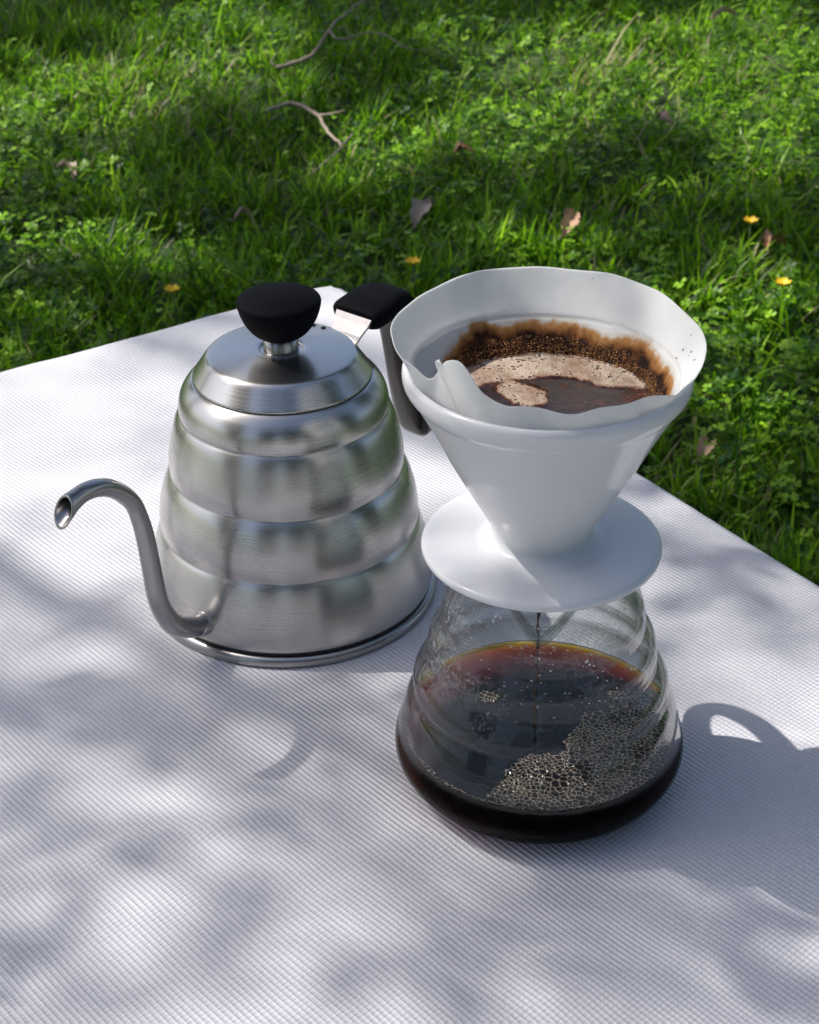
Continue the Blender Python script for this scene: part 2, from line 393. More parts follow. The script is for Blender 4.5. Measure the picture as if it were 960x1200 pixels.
# ------------------------------------------------------------------ table and cloth
P0 = Vector((-.0514, 1.0932, 0)); A = Vector((-.8333, -.5528, 0)).normalized(); B = Vector((.5236, -.852, 0)).normalized()
B = (B - A*(A.dot(B))).normalized()
LA, LB = .80, 1.20
KX, KY = -.0582, .7115; SX, SY = .0533, .5679; DX, DY = .0515, .5679
def build_table():
    c = P0 + A*LA/2 + B*LB/2
    ang = atan2(A.y, A.x)
    t = empty('folding_table', (c.x, c.y, GZ), 'low folding table standing on the lawn under the white ribbed cloth', 'table', rz=ang)
    def box(name, x0, x1, y0, y1, z0, z1, m):
        bm = bmesh.new(); bmesh.ops.create_cube(bm, size=1)
        for v in bm.verts: v.co = Vector((x0+(v.co.x+.5)*(x1-x0), y0+(v.co.y+.5)*(y1-y0), z0+(v.co.z+.5)*(z1-z0)))
        bmesh.ops.bevel(bm, geom=bm.edges[:], offset=.0025, segments=2, affect='EDGES')
        me = bpy.data.meshes.new(name); bm.to_mesh(me); bm.free(); me.materials.append(m)
        return link(bpy.data.objects.new(name, me), t)
    e = .006
    top = box('tabletop', -LA/2+e, LA/2-e, -LB/2+e, LB/2-e, -GZ-.022, -GZ-.0035, WOOD)
    for sx in (-1, 1):
        for sy in (-1, 1):
            box('leg', sx*(LA/2-.05)-.012, sx*(LA/2-.05)+.012, sy*(LB/2-.06)-.012, sy*(LB/2-.06)+.012, -.01, -GZ-.0225, METAL_LEG)
        box('rail', sx*(LA/2-.05)-.008, sx*(LA/2-.05)+.008, -LB/2+.08, LB/2-.08, -GZ-.045, -GZ-.0225, METAL_LEG)
build_table()
def build_cloth():
    r, rc, drop = .0045, .012, .075
    st = .005; ext = drop+.01
    us = np.arange(-ext, LA+ext+st, st); vs = np.arange(-ext, LB+ext+st, st)
    U, W = np.meshgrid(us, vs, indexing='ij'); nu, nv = U.shape
    qu = np.clip(U, rc, LA-rc); qv = np.clip(W, rc, LB-rc)
    du, dv = U-qu, W-qv; dist = np.sqrt(du**2+dv**2)+1e-12
    s = dist-(rc-r)                # beyond the start of the bend
    nx, ny = du/dist, dv/dist
    arc = r*pi/2
    bend = np.clip(s, 0, arc)
    hor = np.where(s > 0, (rc-r)+r*np.sin(bend/r), dist)
    ver = np.where(s > 0, -r*(1-np.cos(bend/r))-np.clip(s-arc, 0, None), 0)
    fu = qu+nx*hor; fv = qv+ny*hor
    # folds in the hanging hem
    hang = np.clip(s-arc, 0, None)
    along = U*cos(.3)+W*1.0
    out = hang*(.10+.10*np.sin(along*42)+.05*np.sin(along*97+1))
    fu += nx*out; fv += ny*out
    P = np.stack([P0.x+A.x*fu+B.x*fv, P0.y+A.y*fu+B.y*fv, ver], -1)
    X, Y = P[..., 0], P[..., 1]
    # soft unevenness of the laid cloth, flat under the vessels
    fl = np.clip(np.minimum(np.hypot(X-KX, Y-KY)-.072, np.hypot(X-SX, Y-SY)-.06)/.05, 0, 1)
    wv = .0007*np.sin(X*31+Y*17)+.0006*np.sin(X*-19+Y*43+1)+.0004*np.sin(X*83+Y*61)
    # two long creases pressed into the cloth
    def crease(x0, y0, x1, y1, w, h):
        dx, dy = x1-x0, y1-y0; L = sqrt(dx*dx+dy*dy)
        d = ((X-x0)*(-dy)+(Y-y0)*dx)/L; tt = ((X-x0)*dx+(Y-y0)*dy)/L
        return h*np.exp(-(d/w)**2)*np.clip((tt+.03)/.03, 0, 1)*np.clip((L+.03-tt)/.03, 0, 1)
    cr = crease(-.17, .50, -.05, .545, .006, .0014)+crease(-.135, .80, -.115, .90, .006, .0018)+crease(.16, .62, .20, .50, .008, .0012)+crease(-.20, .46, .02, .53, .010, .0010)+crease(.05, .44, .22, .49, .012, .0012)
    top = np.clip(1-s/arc, 0, 1)
    P[..., 2] += (wv*.7*fl + cr)*top
    V = P.reshape(-1, 3)
    i, j = np.meshgrid(np.arange(nu-1), np.arange(nv-1), indexing='ij'); q = (i*nv+j).ravel()
    F = np.stack([q, q+nv, q+nv+1, q+1], 1)
    o = np_obj('tablecloth', V, F, CLOTH)
    fix_normals(o)
    if o.data.polygons[len(o.data.polygons)//2].normal.z < 0: o.data.flip_normals()
    so_ = o.modifiers.new('thickness', 'SOLIDIFY'); so_.thickness = .0012; so_.offset = -1
    tag(o, 'white finely ribbed tablecloth pulled smooth over the table top', 'tablecloth')
build_cloth()

# ------------------------------------------------------------------ kettle
def build_kettle():
    k = empty('gooseneck_kettle', (KX, KY, .0008), 'brushed steel gooseneck kettle with stepped beehive body and black knob', 'kettle')
    mm = lambda L: [(a/1000, b/1000) for a, b in L]
    # base plate ring
    lathe('base_ring', mm([(60, .4), (69, 0), (70.4, .5), (71.1, 1.8), (71.2, 3.6), (70.6, 5.2), (69.2, 5.9), (66, 6.2)]), SPOUT_STEEL, k, n=160)
    lathe('base_seam', mm([(67.5, 6.3), (68.7, 6.5), (68.7, 8.2), (67.5, 8.3)]), SEAM, k, n=128)
    tiers = [(69.0, 8.2), (69.3, 10.5), (68.9, 16), (67.8, 23), (66.3, 30), (64.7, 36), (63.3, 39.8), (62.2, 41.6),
             (62.3, 43.0), (62.5, 48), (61.6, 55), (60.1, 61), (58.4, 66), (56.7, 69.3), (55.6, 71.0),
             (55.7, 72.6), (55.8, 78), (54.9, 84), (53.5, 90), (51.8, 96), (50.2, 99.6), (49.1, 101.2),
             (49.3, 102.6), (49.0, 106), (48.0, 110), (46.0, 113.6), (43.6, 116.4), (42.0, 117.6), (41.2, 117.6)]
    body = lathe('body', smooth_profile(mm(tiers), 3), STEEL, k, n=160)
    lathe('lid_seam', mm([(41.6, 117.3), (41.6, 118.0), (40.2, 118.1), (39, 117.4)]), SEAM, k, n=128)
    lid = lathe('lid', smooth_profile(mm([(39.8, 118.1), (41.3, 118.0), (41.5, 118.9), (40.9, 119.9), (38.6, 123.2), (36.0, 127.0), (34.8, 128.4), (33.2, 129.2), (27, 130.0), (18, 130.8),
             (12.6, 131.2), (10.6, 131.0), (9.9, 130.2), (8.6, 129.8), (4, 129.8)]), 3), STEEL, k, n=128)
    lathe('knob_stem', mm([(8.1, 129.7), (8.1, 139.5), (2, 139.5)]), SPOUT_STEEL, lid, n=64)
    lathe('knob', smooth_profile(mm([(.01, 136.6), (6, 136.7), (9, 137.4), (13.0, 140.2), (16.2, 144.6), (18.2, 149.2), (19.2, 153.3), (19.1, 154.9), (18.0, 155.9), (15, 156.8), (9, 157.8), (4, 158.2), (.01, 158.3)]), 4), BLACK, lid, n=96)
    for a in (63, 52):
        R = .0300
        lathe('vent_hole', [(.0001, .0003), (.0011, .0003), (.0013, 0)], HOLE, lid, n=16, loc=(R*cos(radians(a)), R*sin(radians(a)), .12985))
    # spout, lying in a vertical plane through the axis
    b = radians(236)
    pts = [(60, 17), (66, 17.2), (71, 18.0), (77, 19.8), (87, 26.8), (93, 35.6), (96.9, 47), (98.7, 63.8), (100.5, 80.2), (102.8, 91.8), (106, 100.8), (112, 108.6), (119, 114.6), (125.5, 117.8), (130, 119.0), (134.5, 119.4), (140.5, 118.4), (145.4, 116.4)]
    sm = smooth_profile([(r/1000, z/1000) for r, z in pts], 5)
    n = len(sm)
    path = [Vector((r*cos(b), r*sin(b), z)) for r, z in sm]
    rad = []
    for i in range(n):
        f = i/(n-1)
        rr = .0066-.0021*min(1, f/.55)
        if f < .06: rr = .0052
        rr *= 1+.22*max(0, (f-.9)/.1)
        rad.append(rr*.86)
    side = Vector((-sin(b), cos(b), 0))
    V, F = [], []; nn = 28; prev = None
    tip_i = n-1
    rings = []
    for i, p in enumerate(path):
        d = (path[min(i+1, n-1)]-path[max(i-1, 0)]).normalized()
        rings.append((p, d, rad[i]))
    def ring(p, d, r, shear=0):
        y = side.cross(d).normalized(); out = []
        for j in range(nn):
            a = 2*pi*j/nn
            out.append(p+side*(r*cos(a))+y*(r*sin(a))+d*(shear*sin(a)*r))
        return out
    # obliquely cut mouth: shear grows over the last rings
    allr = []
    for i, (p, d, r) in enumerate(rings):
        s = max(0, (i-(n-9))/8.0)
        allr.append(ring(p, d, r, shear=1.15*s))
    p, d, r = rings[-1]
    allr.append(ring(p+d*.0003, d, r*.99, 1.15)); allr.append(ring(p+d*.0002, d, r*.86, 1.15))
    for i in range(n-1, n-14, -1):
        p, d, r = rings[i]; s = max(0, (i-(n-9))/8.0)
        allr.append(ring(p, d, r*.84, shear=1.15*s))
    for rg in allr: V += rg
    for i in range(len(allr)-1):
        for j in range(nn):
            q = (j+1) % nn; F.append((i*nn+j, i*nn+q, (i+1)*nn+q, (i+1)*nn+j))
    F.append(tuple((len(allr)-1)*nn+j for j in range(nn)))
    sp = mesh_obj('spout', V, F, SPOUT_STEEL, k); fix_normals(sp)
    # welded collar where the spout leaves the body
    cp = [Vector((r*cos(b), r*sin(b), z)) for r, z in ((.0625, .0168), (.068, .0170), (.0715, .0176), (.0735, .0184))]
    tube('spout_collar', cp, [.0072, .0061, .0054, .0052], STEEL, sp, n=28)
    # handle
    a = radians(51); e = Vector((cos(a), sin(a), 0)); sd = Vector((-sin(a), cos(a), 0))
    hp = [(52, 127.4, 13.4, 4.6), (55, 128.0, 14.4, 5.6), (64, 129.0, 14.4, 5.8), (72.5, 130.0, 13.2, 6.0), (79.0, 127.6, 12, 6.6), (83.6, 120.5, 11, 7.2), (86.6, 110, 10.6, 7.2), (88.6, 96, 9.6, 7.0), (92, 80, 9.8, 7.4), (97, 63, 10.4, 7.8), (100.6, 50, 9.6, 7.0), (102.0, 45.0, 6.0, 4.5)]
    hs = smooth_profile([(r/1000, z/1000, w_/1000, t_/1000) for r, z, w_, t_ in hp], 6)
    def hband(i0, i1, name, mtl):
        seg = hs[i0:i1]; V = []; F = []; nn = 28
        for i, (r, z, w_, t_) in enumerate(seg):
            g = i0+i; r0, z0 = hs[max(g-1, 0)][:2]; r1, z1 = hs[min(g+1, len(hs)-1)][:2]
            d = (e*(r1-r0)+Vector((0, 0, z1-z0))).normalized(); y = sd.cross(d).normalized(); p = e*r+Vector((0, 0, z))
            for j in range(nn):
                th = 2*pi*j/nn; ca, sa = cos(th), sin(th); ex = .55
                ca = math.copysign(abs(ca)**ex, ca); sa = math.copysign(abs(sa)**ex, sa)
                V.append(p+sd*(w_*ca)+y*(t_*sa))
        for i in range(len(seg)-1):
            for j in range(nn):
                q = (j+1) % nn; F.append((i*nn+j, i*nn+q, (i+1)*nn+q, (i+1)*nn+j))
        F.append(tuple(reversed(range(nn)))); F.append(tuple((len(seg)-1)*nn+j for j in range(nn)))
        o = mesh_obj(name, V, F, mtl, None); fix_normals(o); return o
    h = hband(0, 27, 'handle', BLACK); h.parent = k
    g = hband(26, len(hs), 'handle_grip', HANDLE); g.parent = h
    # sheet metal bracket from shoulder to handle
    V = []; prof = [(42.6, 116.0, 7.5), (46.4, 121.0, 8.8), (50.4, 125.4, 10.4), (53.0, 128.4, 11.0)]
    for (r, z, w_) in prof:
        for s_ in (-1, 1):
            V.append(e*(r/1000)+sd*(s_*w_/1000)+Vector((0, 0, z/1000)))
    F = [(2*i, 2*i+1, 2*i+3, 2*i+2) for i in range(len(prof)-1)]
    br = mesh_obj('handle_bracket', V, F, SPOUT_STEEL, h, smooth=False)
    sol = br.modifiers.new('t', 'SOLIDIFY'); sol.thickness = .0014
build_kettle()

# ------------------------------------------------------------------ coffee server
LIP_TH = radians(-96)
def glass_fn(r, z, a):
    d = (a-LIP_TH+pi) % (2*pi)-pi
    up = min(1, max(0, (z-.090)/.020)); up = up*up*(3-2*up)
    vv = max(0, 1-abs(d)/.42); vs = vv*vv*(3-2*vv)
    r2 = r + .0060*vs*up
    z2 = z - .0150*vv*min(1, max(0, (z-.100)/.010))*(.75+.25*vs)
    # glass is never perfectly round
    r2 *= 1+.0016*sin(2*a+z*40)+.0010*sin(5*a+z*90)
    return (r2*cos(a), r2*sin(a), z2)
OUTER = [(.01, .0015), (30, 1.2), (40, .6), (46, 1.3), (51.0, 3.8), (55.6, 7.8), (58.9, 12.6), (60.3, 17.5), (59.6, 23), (58.2, 29), (56.6, 35), (54.6, 40.5), (52.9, 43.8),
         (52.2, 45.6), (52.5, 48.5), (52.0, 52), (50.4, 55.4), (48.4, 58.2), (47.0, 60.0),
         (46.7, 61.6), (46.7, 66), (45.9, 70), (44.4, 73.4), (42.6, 75.8), (41.5, 77.3),
         (41.3, 79), (41.0, 83), (39.8, 88), (38.4, 92), (37.0, 97), (36.2, 102), (36.0, 106), (36.6, 109.6), (37.3, 111.3)]
def build_server():
    s = empty('coffee_server', (SX, SY, .0006), 'clear ribbed glass coffee server holding dark coffee, under the white dripper', 'coffee server')
    mm = [(a/1000, b/1000) for a, b in OUTER]
    op = smooth_profile(mm, 4)
    inner = []
    for i, (r, z) in enumerate(op):
        r0, z0 = op[max(i-1, 0)]; r1, z1 = op[min(i+1, len(op)-1)]
        L = sqrt((r1-r0)**2+(z1-z0)**2)+1e-9; tx, tz = (r1-r0)/L, (z1-z0)/L
        tw = .0007+.0013*min(1, max(0, (z-.028)/.018)); inner.append((max(.00001, r-tz*tw), z+tx*tw))
    # one shell: outer up, rolled rim, inner down
    r_, z_ = op[-1]
    roll = [(r_+.0006, z_+.0006), (r_+.0004, z_+.0013), (r_-.0006, z_+.0015), (r_-.0016, z_+.0010)]
    o = lathe('glass_wall', op+roll+inner[::-1], GLASS, s, n=160, fn=glass_fn); fix_normals(o)
    # fine drops of condensation stuck to the inside of the upper glass
    V, F = [], []
    rnd = random.Random(3)
    def rad_at(z):
        for (ra, za), (rb, zb) in zip(inner, inner[1:]):
            if za <= z <= zb: return ra+(rb-ra)*(z-za)/(zb-za+1e-9)
        return .036
    for i in range(260):
        z = rnd.uniform(.058, .100); a = rnd.uniform(-pi, 0) if rnd.random() < .8 else rnd.uniform(0, pi); r = rad_at(z)
        c = Vector(glass_fn(r-.0001, z, a)); nrm = Vector((-cos(a), -sin(a), 0)); tx = Vector((-sin(a), cos(a), 0)); tz = Vector((0, 0, 1))
        q = rnd.uniform(.00022, .0005)*(1.5 if rnd.random() < .12 else 1); L = q*rnd.uniform(1, 1.5) if rnd.random() < .85 else q*2.2
        b0 = len(V); V.append(c+nrm*q*.7)
        for j in range(8):
            th = 2*pi*j/8; V.append(c+nrm*q*.45+tx*q*.7*cos(th)+tz*L*.7*sin(th))
        for j in range(8):
            th = 2*pi*j/8; V.append(c+tx*q*cos(th)+tz*L*sin(th))
        for j in range(8):
            q2 = (j+1) % 8
            F.append((b0, b0+1+j, b0+1+q2)); F.append((b0+1+j, b0+9+j, b0+9+q2, b0+1+q2))
    dr = mesh_obj('condensation_drop', V, F, WATER, s); tag(dr, kind='stuff')
    # thick fire-polished edge of the pouring notch
    rim = []
    for i in range(41):
        a = LIP_TH+radians(-31+62*i/40); q = Vector(glass_fn(.0372, .1118, a)); rim.append(q)
    tube('pouring_lip', rim, [.0009+.0011*sin(pi*i/40)**.6 for i in range(41)], GLASS_LIP, s, n=12)
    # coffee
    LZ = .0262
    cp = [(r-.0002, z+.0002) for r, z in inner if z < LZ]
    cp = [(.00001, cp[0][1])]+cp[1:]
    rl = rad_at(LZ)-.0002
    cp += [(rl, LZ), (rl-.0010, LZ-.0007), (rl-.0030, LZ-.0010), (.02, LZ-.0010), (.00001, LZ-.0010)]
    co = lathe('brewed_coffee', cp, COFFEE, None, n=128, loc=(SX, SY, .0006)); fix_normals(co)
    tag(co, 'dark brewed coffee pooled in the bottom of the glass server', 'coffee')
    # foam: a raft of bubbles built as a relief of walls and domes
    res = .00034; ext = rl-.0006
    ax = np.arange(-ext, ext, res); X, Y = np.meshgrid(ax, ax, indexing='ij')
    rr = np.hypot(X, Y)
    rs = np.random.RandomState(5)
    cell = []; csz = []
    tries = rs.uniform(-ext, ext, (14000, 2)); siz = rs.uniform(0, 1, 14000)**2.2
    grid = {}
    for (x, y), q in zip(tries, siz):
        mind = .00085+.0038*max(0, .5+.7*mnoise.noise(Vector((x*55, y*55, 2))))*q
        g = (int(x//.003), int(y//.003)); ok = True
        for i in (-1, 0, 1):
            for j in (-1, 0, 1):
                for (a, b, c) in grid.get((g[0]+i, g[1]+j), ()):
                    if (a-x)**2+(b-y)**2 < max(mind, c)**2: ok = False; break
        if ok: grid.setdefault(g, []).append((x, y, mind)); cell.append((x, y)); csz.append(mind)
    C = np.array(cell); CS = np.array(csz)
    P = np.stack([X.ravel(), Y.ravel()], 1)
    d1 = np.full(len(P), 9.); d2 = np.full(len(P), 9.)
    gx = np.floor(P/.004).astype(int)
    order = {}
    for idx, g in enumerate(map(tuple, gx)): order.setdefault(g, []).append(idx)
    cg = {}
    for idx, g in enumerate(map(tuple, np.floor(C/.004).astype(int))): cg.setdefault(g, []).append(idx)
    for g, ids in order.items():
        cs = [c for i in (-1, 0, 1) for j in (-1, 0, 1) for c in cg.get((g[0]+i, g[1]+j), ())]
        if not cs: continue
        D = np.sqrt(((P[ids][:, None]-C[cs][None])**2).sum(2))-.42*CS[cs][None]; D.sort(axis=1)
        d1[ids] = D[:, 0]; d2[ids] = D[:, 1] if D.shape[1] > 1 else 9
    edge = np.clip(1-(d2-d1)/.00062, 0, 1)
    # outline of the raft: right-hand front half, a collar along the glass, a small island at the back left
    px, py = P[:, 0], P[:, 1]; pr = np.hypot(px, py)
    wob = np.array([mnoise.noise(Vector((a*70, b*70, 9))) for a, b in P])
    raft = (px*.60-py*.80)-(.0135)+wob*.009+.0012*np.sin(px*900)*np.sin(py*800) - np.clip(-px-.012, 0, 1)*.8
    raft = np.minimum(raft, (.052+wob*.002)-np.hypot(px-.004, py+.004))
    raft2 = (px-.030+wob*.004); raft2 = np.minimum(raft2, .020-py)
    ring_ = (pr-(ext-.0022-wob*.0012)); ring_ = np.minimum(ring_, (.012-py+wob*.004))
    isl = .0042-np.hypot(px+.0200, py-.017)+wob*.002
    mask = np.maximum(np.maximum(raft, raft2), np.maximum(ring_, isl))
    inside = (mask > 0) & (pr < ext)
    hgt = LZ-.0008+.0009*edge**.6+.0005*np.clip(-d1/.0009, 0, 1)*(edge < .3)+np.clip((pr-ext+.0015)/.0015, 0, 1)*.0006
    n = len(ax); keep = inside.reshape(n, n)
    fk = keep[:-1, :-1] & keep[1:, :-1] & keep[1:, 1:] & keep[:-1, 1:]
    i, j = np.nonzero(fk); q = i*n+j
    F = np.stack([q, q+n, q+n+1, q+1], 1)
    used, inv = np.unique(F, return_inverse=True); F = inv.reshape(F.shape)
    V = np.stack([px, py, hgt], 1)[used]
    fo = np_obj('foam', V, F, FOAM, co, attr={'wall': edge[used]})
    # thin stream falling from the dripper
    rnd = random.Random(8); path = []; rad = []
    for i in range(60):
        z = .108-(.108-LZ+.001)*i/59
        path.append((DX-SX+.0003*sin(i*.5), -.002+.0003*cos(i*.4), z)); rad.append(.00055*(1+.5*sin(i*1.1)+.2*rnd.random()) if i > 14 else .00035)
    tube('coffee_stream', path, rad, COFFEE_DROP, co, n=8)
def m_drop():
    m, t, out = mat('coffee_stream')
    nz = N(t, 'ShaderNodeTexNoise', {'Vector': pos(t), 'Scale': 200.0})
    cc = mixc(t, nz.outputs[0], c4(.03, .012, .006), c4(.09, .04, .02))
    b = N(t, 'ShaderNodeBsdfPrincipled', {'Base Color': cc, 'Roughness': .04}); t.links.new(b.outputs[0], out.inputs[0]); return m
COFFEE_DROP = m_drop()
def m_water():
    m, t, out = mat('water_drop'); b = N(t, 'ShaderNodeBsdfGlass', {0: c4(1, 1, 1), 'Roughness': .02, 'IOR': 1.33})
    t.links.new(b.outputs[0], out.inputs[0]); return m
WATER = m_water()
build_server()

# ------------------------------------------------------------------ dripper, filter, slurry
def build_dripper():
    d = empty('coffee_dripper', (DX, DY, .1135), 'white porcelain cone dripper on its round saucer plate, seated on the glass server', 'coffee dripper')
    z0 = .1135
    mm = lambda L: [(r/1000, z/1000) for r, z in L]
    plate = lathe('saucer_plate', smooth_profile(mm([(14, -.4), (30, -.6), (42, -.8), (46.2, -.4), (47.1, .8), (46.9, 2.2), (45.4, 3.2), (41, 3.5), (30, 3.5), (21, 3.6), (15, 4.2)]), 4), PORC, d, n=128)
    fix_normals(plate)
    cone = lathe('cone', smooth_profile(mm([(14, 3), (28.5, 3.35), (26.0, 3.6), (23.0, 4.3), (20.6, 5.6), (19.6, 8.0), (20.6, 12.0), (24.4, 19.5), (28.9, 27.5), (35.8, 40.2), (43.3, 55.5), (48.6, 65.4), (50.4, 68.6), (52.4, 71.0), (53.6, 73.4), (53.9, 75.8), (53.5, 77.8), (52.4, 78.8),
            (51.2, 78.6), (50.2, 77.2), (48.6, 73.0), (43.0, 62), (31, 41), (18.0, 18), (9, 3), (5, .2), (3, -.8), (.01, -1.0)]), 4), PORC, d, n=128)
    fix_normals(cone)
    stub = lathe('locating_ring', smooth_profile(mm([(31.0, 0), (30.8, -6), (29.5, -7.5), (27.6, -7.4), (27.0, -6), (27.0, 0)]), 3), PORC, d, n=96)
    fix_normals(stub)
    th = radians(98); e = Vector((cos(th), sin(th), 0))
    hp = [(21, 6, 7), (32, 5.5, 6), (50, 5.0, 5.2), (63, 10, 5), (71, 21, 5), (72, 34, 5), (66, 46, 5), (55, 53.5, 5.4), (44, 56, 6.4), (38, 55, 7.5)]
    hs = smooth_profile([tuple(v/1000 for v in p) for p in hp], 5)
    o = tube('handle', [e*r+Vector((0, 0, z)) for r, z, _ in hs], [(w_, .0042) for _, _, w_ in hs], PORC, d, n=20, up=Vector((0, 0, 1)), squash=.8)
build_dripper()

FILTER_EDGE = [(-180, 58.4, 204.0), (-172, 57.4, 203.0), (-166, 54.6, 201.0), (-161, 51.6, 199.4), (-157, 49.6, 197.2), (-154.5, 48.0, 196.4), (-152.5, 46.4, 199.5), (-150, 45.4, 204.4), (-146, 45.2, 207.6),
               (-141, 45.6, 209.2), (-136, 46.0, 209.3), (-131, 46.4, 208.0), (-127, 47.2, 205.4), (-123, 48.8, 202.2), (-117, 50.2, 199.9), (-110, 50.6, 199.0), (-104, 50.4, 199.8), (-92, 50.4, 199.9), (-78, 50.8, 199.0),
               (-68, 51.4, 198.7), (-56, 53.0, 199.2), (-46, 53.4, 198.4), (-38, 53.6, 197.0), (-24, 54.6, 196.2), (-12, 56.8, 197.2), (0, 58.2, 199.5), (20, 58.6, 202.5), (45, 58.4, 205), (60, 58.6, 206.0), (80, 58.4, 206.4), (100, 58.2, 206.8), (120, 58.0, 206.8), (140, 57.6, 205.8), (160, 57.8, 205.0), (180, 58.4, 204.0)]
def build_filter():
    Zs = .1715   # just under the slurry level
    n = 420; rows = 50
    th = np.linspace(-180, 180, n, endpoint=False)
    E = np.array(smooth_profile(FILTER_EDGE, 5)); Re = np.interp(th, E[:, 0], E[:, 1])/1000; Ze = np.interp(th, E[:, 0], E[:, 2])/1000
    for _ in range(4):
        Re = (np.roll(Re, 1)+Re+np.roll(Re, -1))/3; Ze = (np.roll(Ze, 1)+Ze+np.roll(Ze, -1))/3
    R_, Z_ = Re.copy(), Ze.copy()
    for _ in range(260):
        R_ = (np.roll(R_, 1)+R_+np.roll(R_, -1))/3; Z_ = (np.roll(Z_, 1)+Z_+np.roll(Z_, -1))/3
    wgt = np.maximum(np.clip((th+25)/40, 0, 1), np.clip((-168-th)/12, 0, 1)); Re = Re*(1-wgt)+R_*wgt; Ze = Ze*(1-wgt)+Z_*wgt
    def wall_r(z): return .0502-(.1907-z)*.566          # inner porcelain wall
    V = []; S = []
    for k in range(rows):
        t = k/(rows-1)
        for j in range(n):
            a = radians(th[j]); z = Zs+(Ze[j]-Zs)*t+(.0007*sin(th[j]*.11+2)+.0004*sin(th[j]*.23))*t*(1 if th[j] < -10 else .4)
            rw = wall_r(min(z, .189))-.0006
            # below the rim the paper hugs the porcelain, above it leans to its free edge
            free = min(1, max(0, (z-.1900)/(Ze[j]-.1900+1e-6))); fr = free
            if z > .189: rw = wall_r(.190)-.0006
            if Re[j] < .0530 and th[j] < -15:      # front: the wet paper stands away from the wall
                f2 = min(1, max(0, (z-.170)/(Ze[j]-.170))); r = rw*(1-f2)+Re[j]*f2 if f2 > 0 else rw
                r = min(r, rw) if z < .190 else r
            else: r = rw*(1-fr)+Re[j]*fr
            wr = .00010*sin(a*9+1)*t+.0004*mnoise.noise(Vector((cos(a)*4, sin(a)*4, z*60)))*(.3+t)
            if -140 < th[j] < -20: wr += t*t*(.0009*sin(th[j]*.13)+.0006*sin(th[j]*.29+1))
            wr += .00015*math.exp(-((((th[j]-62+180) % 360)-180)/3.0)**2)*t - .0002*math.exp(-((((th[j]-118+180) % 360)-180)/2.4)**2)*t
            r += wr
            V.append((r*cos(a), r*sin(a), z))
            # coffee stain line, higher at the back and right
            lvl = .1838+.0026*sin(a*1.0+.2)+.0036*mnoise.noise(Vector((cos(a)*3, sin(a)*3, 1)))+.0008*mnoise.noise(Vector((cos(a)*14, sin(a)*14, 3)))
            lvl -= .0075*max(0, min(1, (th[j]-128)/42))+(.0075 if th[j] < -40 else 0)
            S.append(max(0, min(1, .5+(lvl-z)/.0065)))
    low = [(.0006, .1085), (.0045, .1120), (.0080, .1170), (.0150, .1292), (.0250, .1468), (.0340, .1628)]
    V = [(r*cos(radians(q)), r*sin(radians(q)), z) for r, z in low for q in th]+V; S = [.45]*(len(low)*n)+S; rows += len(low)
    F = [(k*n+j, k*n+(j+1) % n, (k+1)*n+(j+1) % n, (k+1)*n+j) for k in range(rows-1) for j in range(n)]
    me_v = np.array(V); fq = np.array(F)
    f = np_obj('paper_filter', me_v, fq, PAPER, None, attr={'stain': np.array(S)})
    f.location = (DX, DY, 0)
    so_ = f.modifiers.new('thickness', 'SOLIDIFY'); so_.thickness = .0003; so_.offset = 0
    tag(f, 'white paper cone filter standing above the dripper rim, stained brown inside', 'coffee filter')
    # folded seam flap at the front left: a rounded tongue and its folded ridge
    def strip(name, pts, w0, w1, roundtop, a_dir, twist=0):
        V, F = [], []; m = len(pts); nw = 9
        for i, (x, y, z) in enumerate(pts):
            t = i/(m-1)
            wdt = w0+(w1-w0)*t
            if roundtop and t > .72: wdt *= sqrt(max(0.02, 1-((t-.72)/.28)**2))
            ax = Vector((cos(a_dir+twist*t), sin(a_dir+twist*t), 0))
            for j in range(nw):
                u = j/(nw-1)*2-1
                V.append(Vector((x, y, z))+ax*(u*wdt)+Vector((-ax.y, ax.x, 0))*(.0012*(1-u*u)))
        for i in range(m-1):
            for j in range(nw-1): F.append((i*nw+j, i*nw+j+1, (i+1)*nw+j+1, (i+1)*nw+j))
        o = np_obj(name, np.array([tuple(v) for v in V]), np.array(F), PAPER, f, attr={'stain': np.array([max(0, .33-.9*(i/(m-1))) for i in range(m) for _ in range(nw)])})
        s_ = o.modifiers.new('thickness', 'SOLIDIFY'); s_.thickness = .0004; return o
    cvec = lambda th_, r: (r*cos(radians(th_)), r*sin(radians(th_)))
    def path(th0, r0, z0, th1, r1, z1, bow, m=22):
        out = []
        for i in range(m):
            t = i/(m-1); th_ = th0+(th1-th0)*t; r = r0+(r1-r0)*t+bow*sin(pi*t); x, y = cvec(th_, r)
            out.append((x, y, z0+(z1-z0)*t))
        return out
    strip('seam_fold', path(-127, .0492, .1870, -151, .0472, .2052, -.0010), .0021, .0014, True, radians(-40), .3)
build_filter()

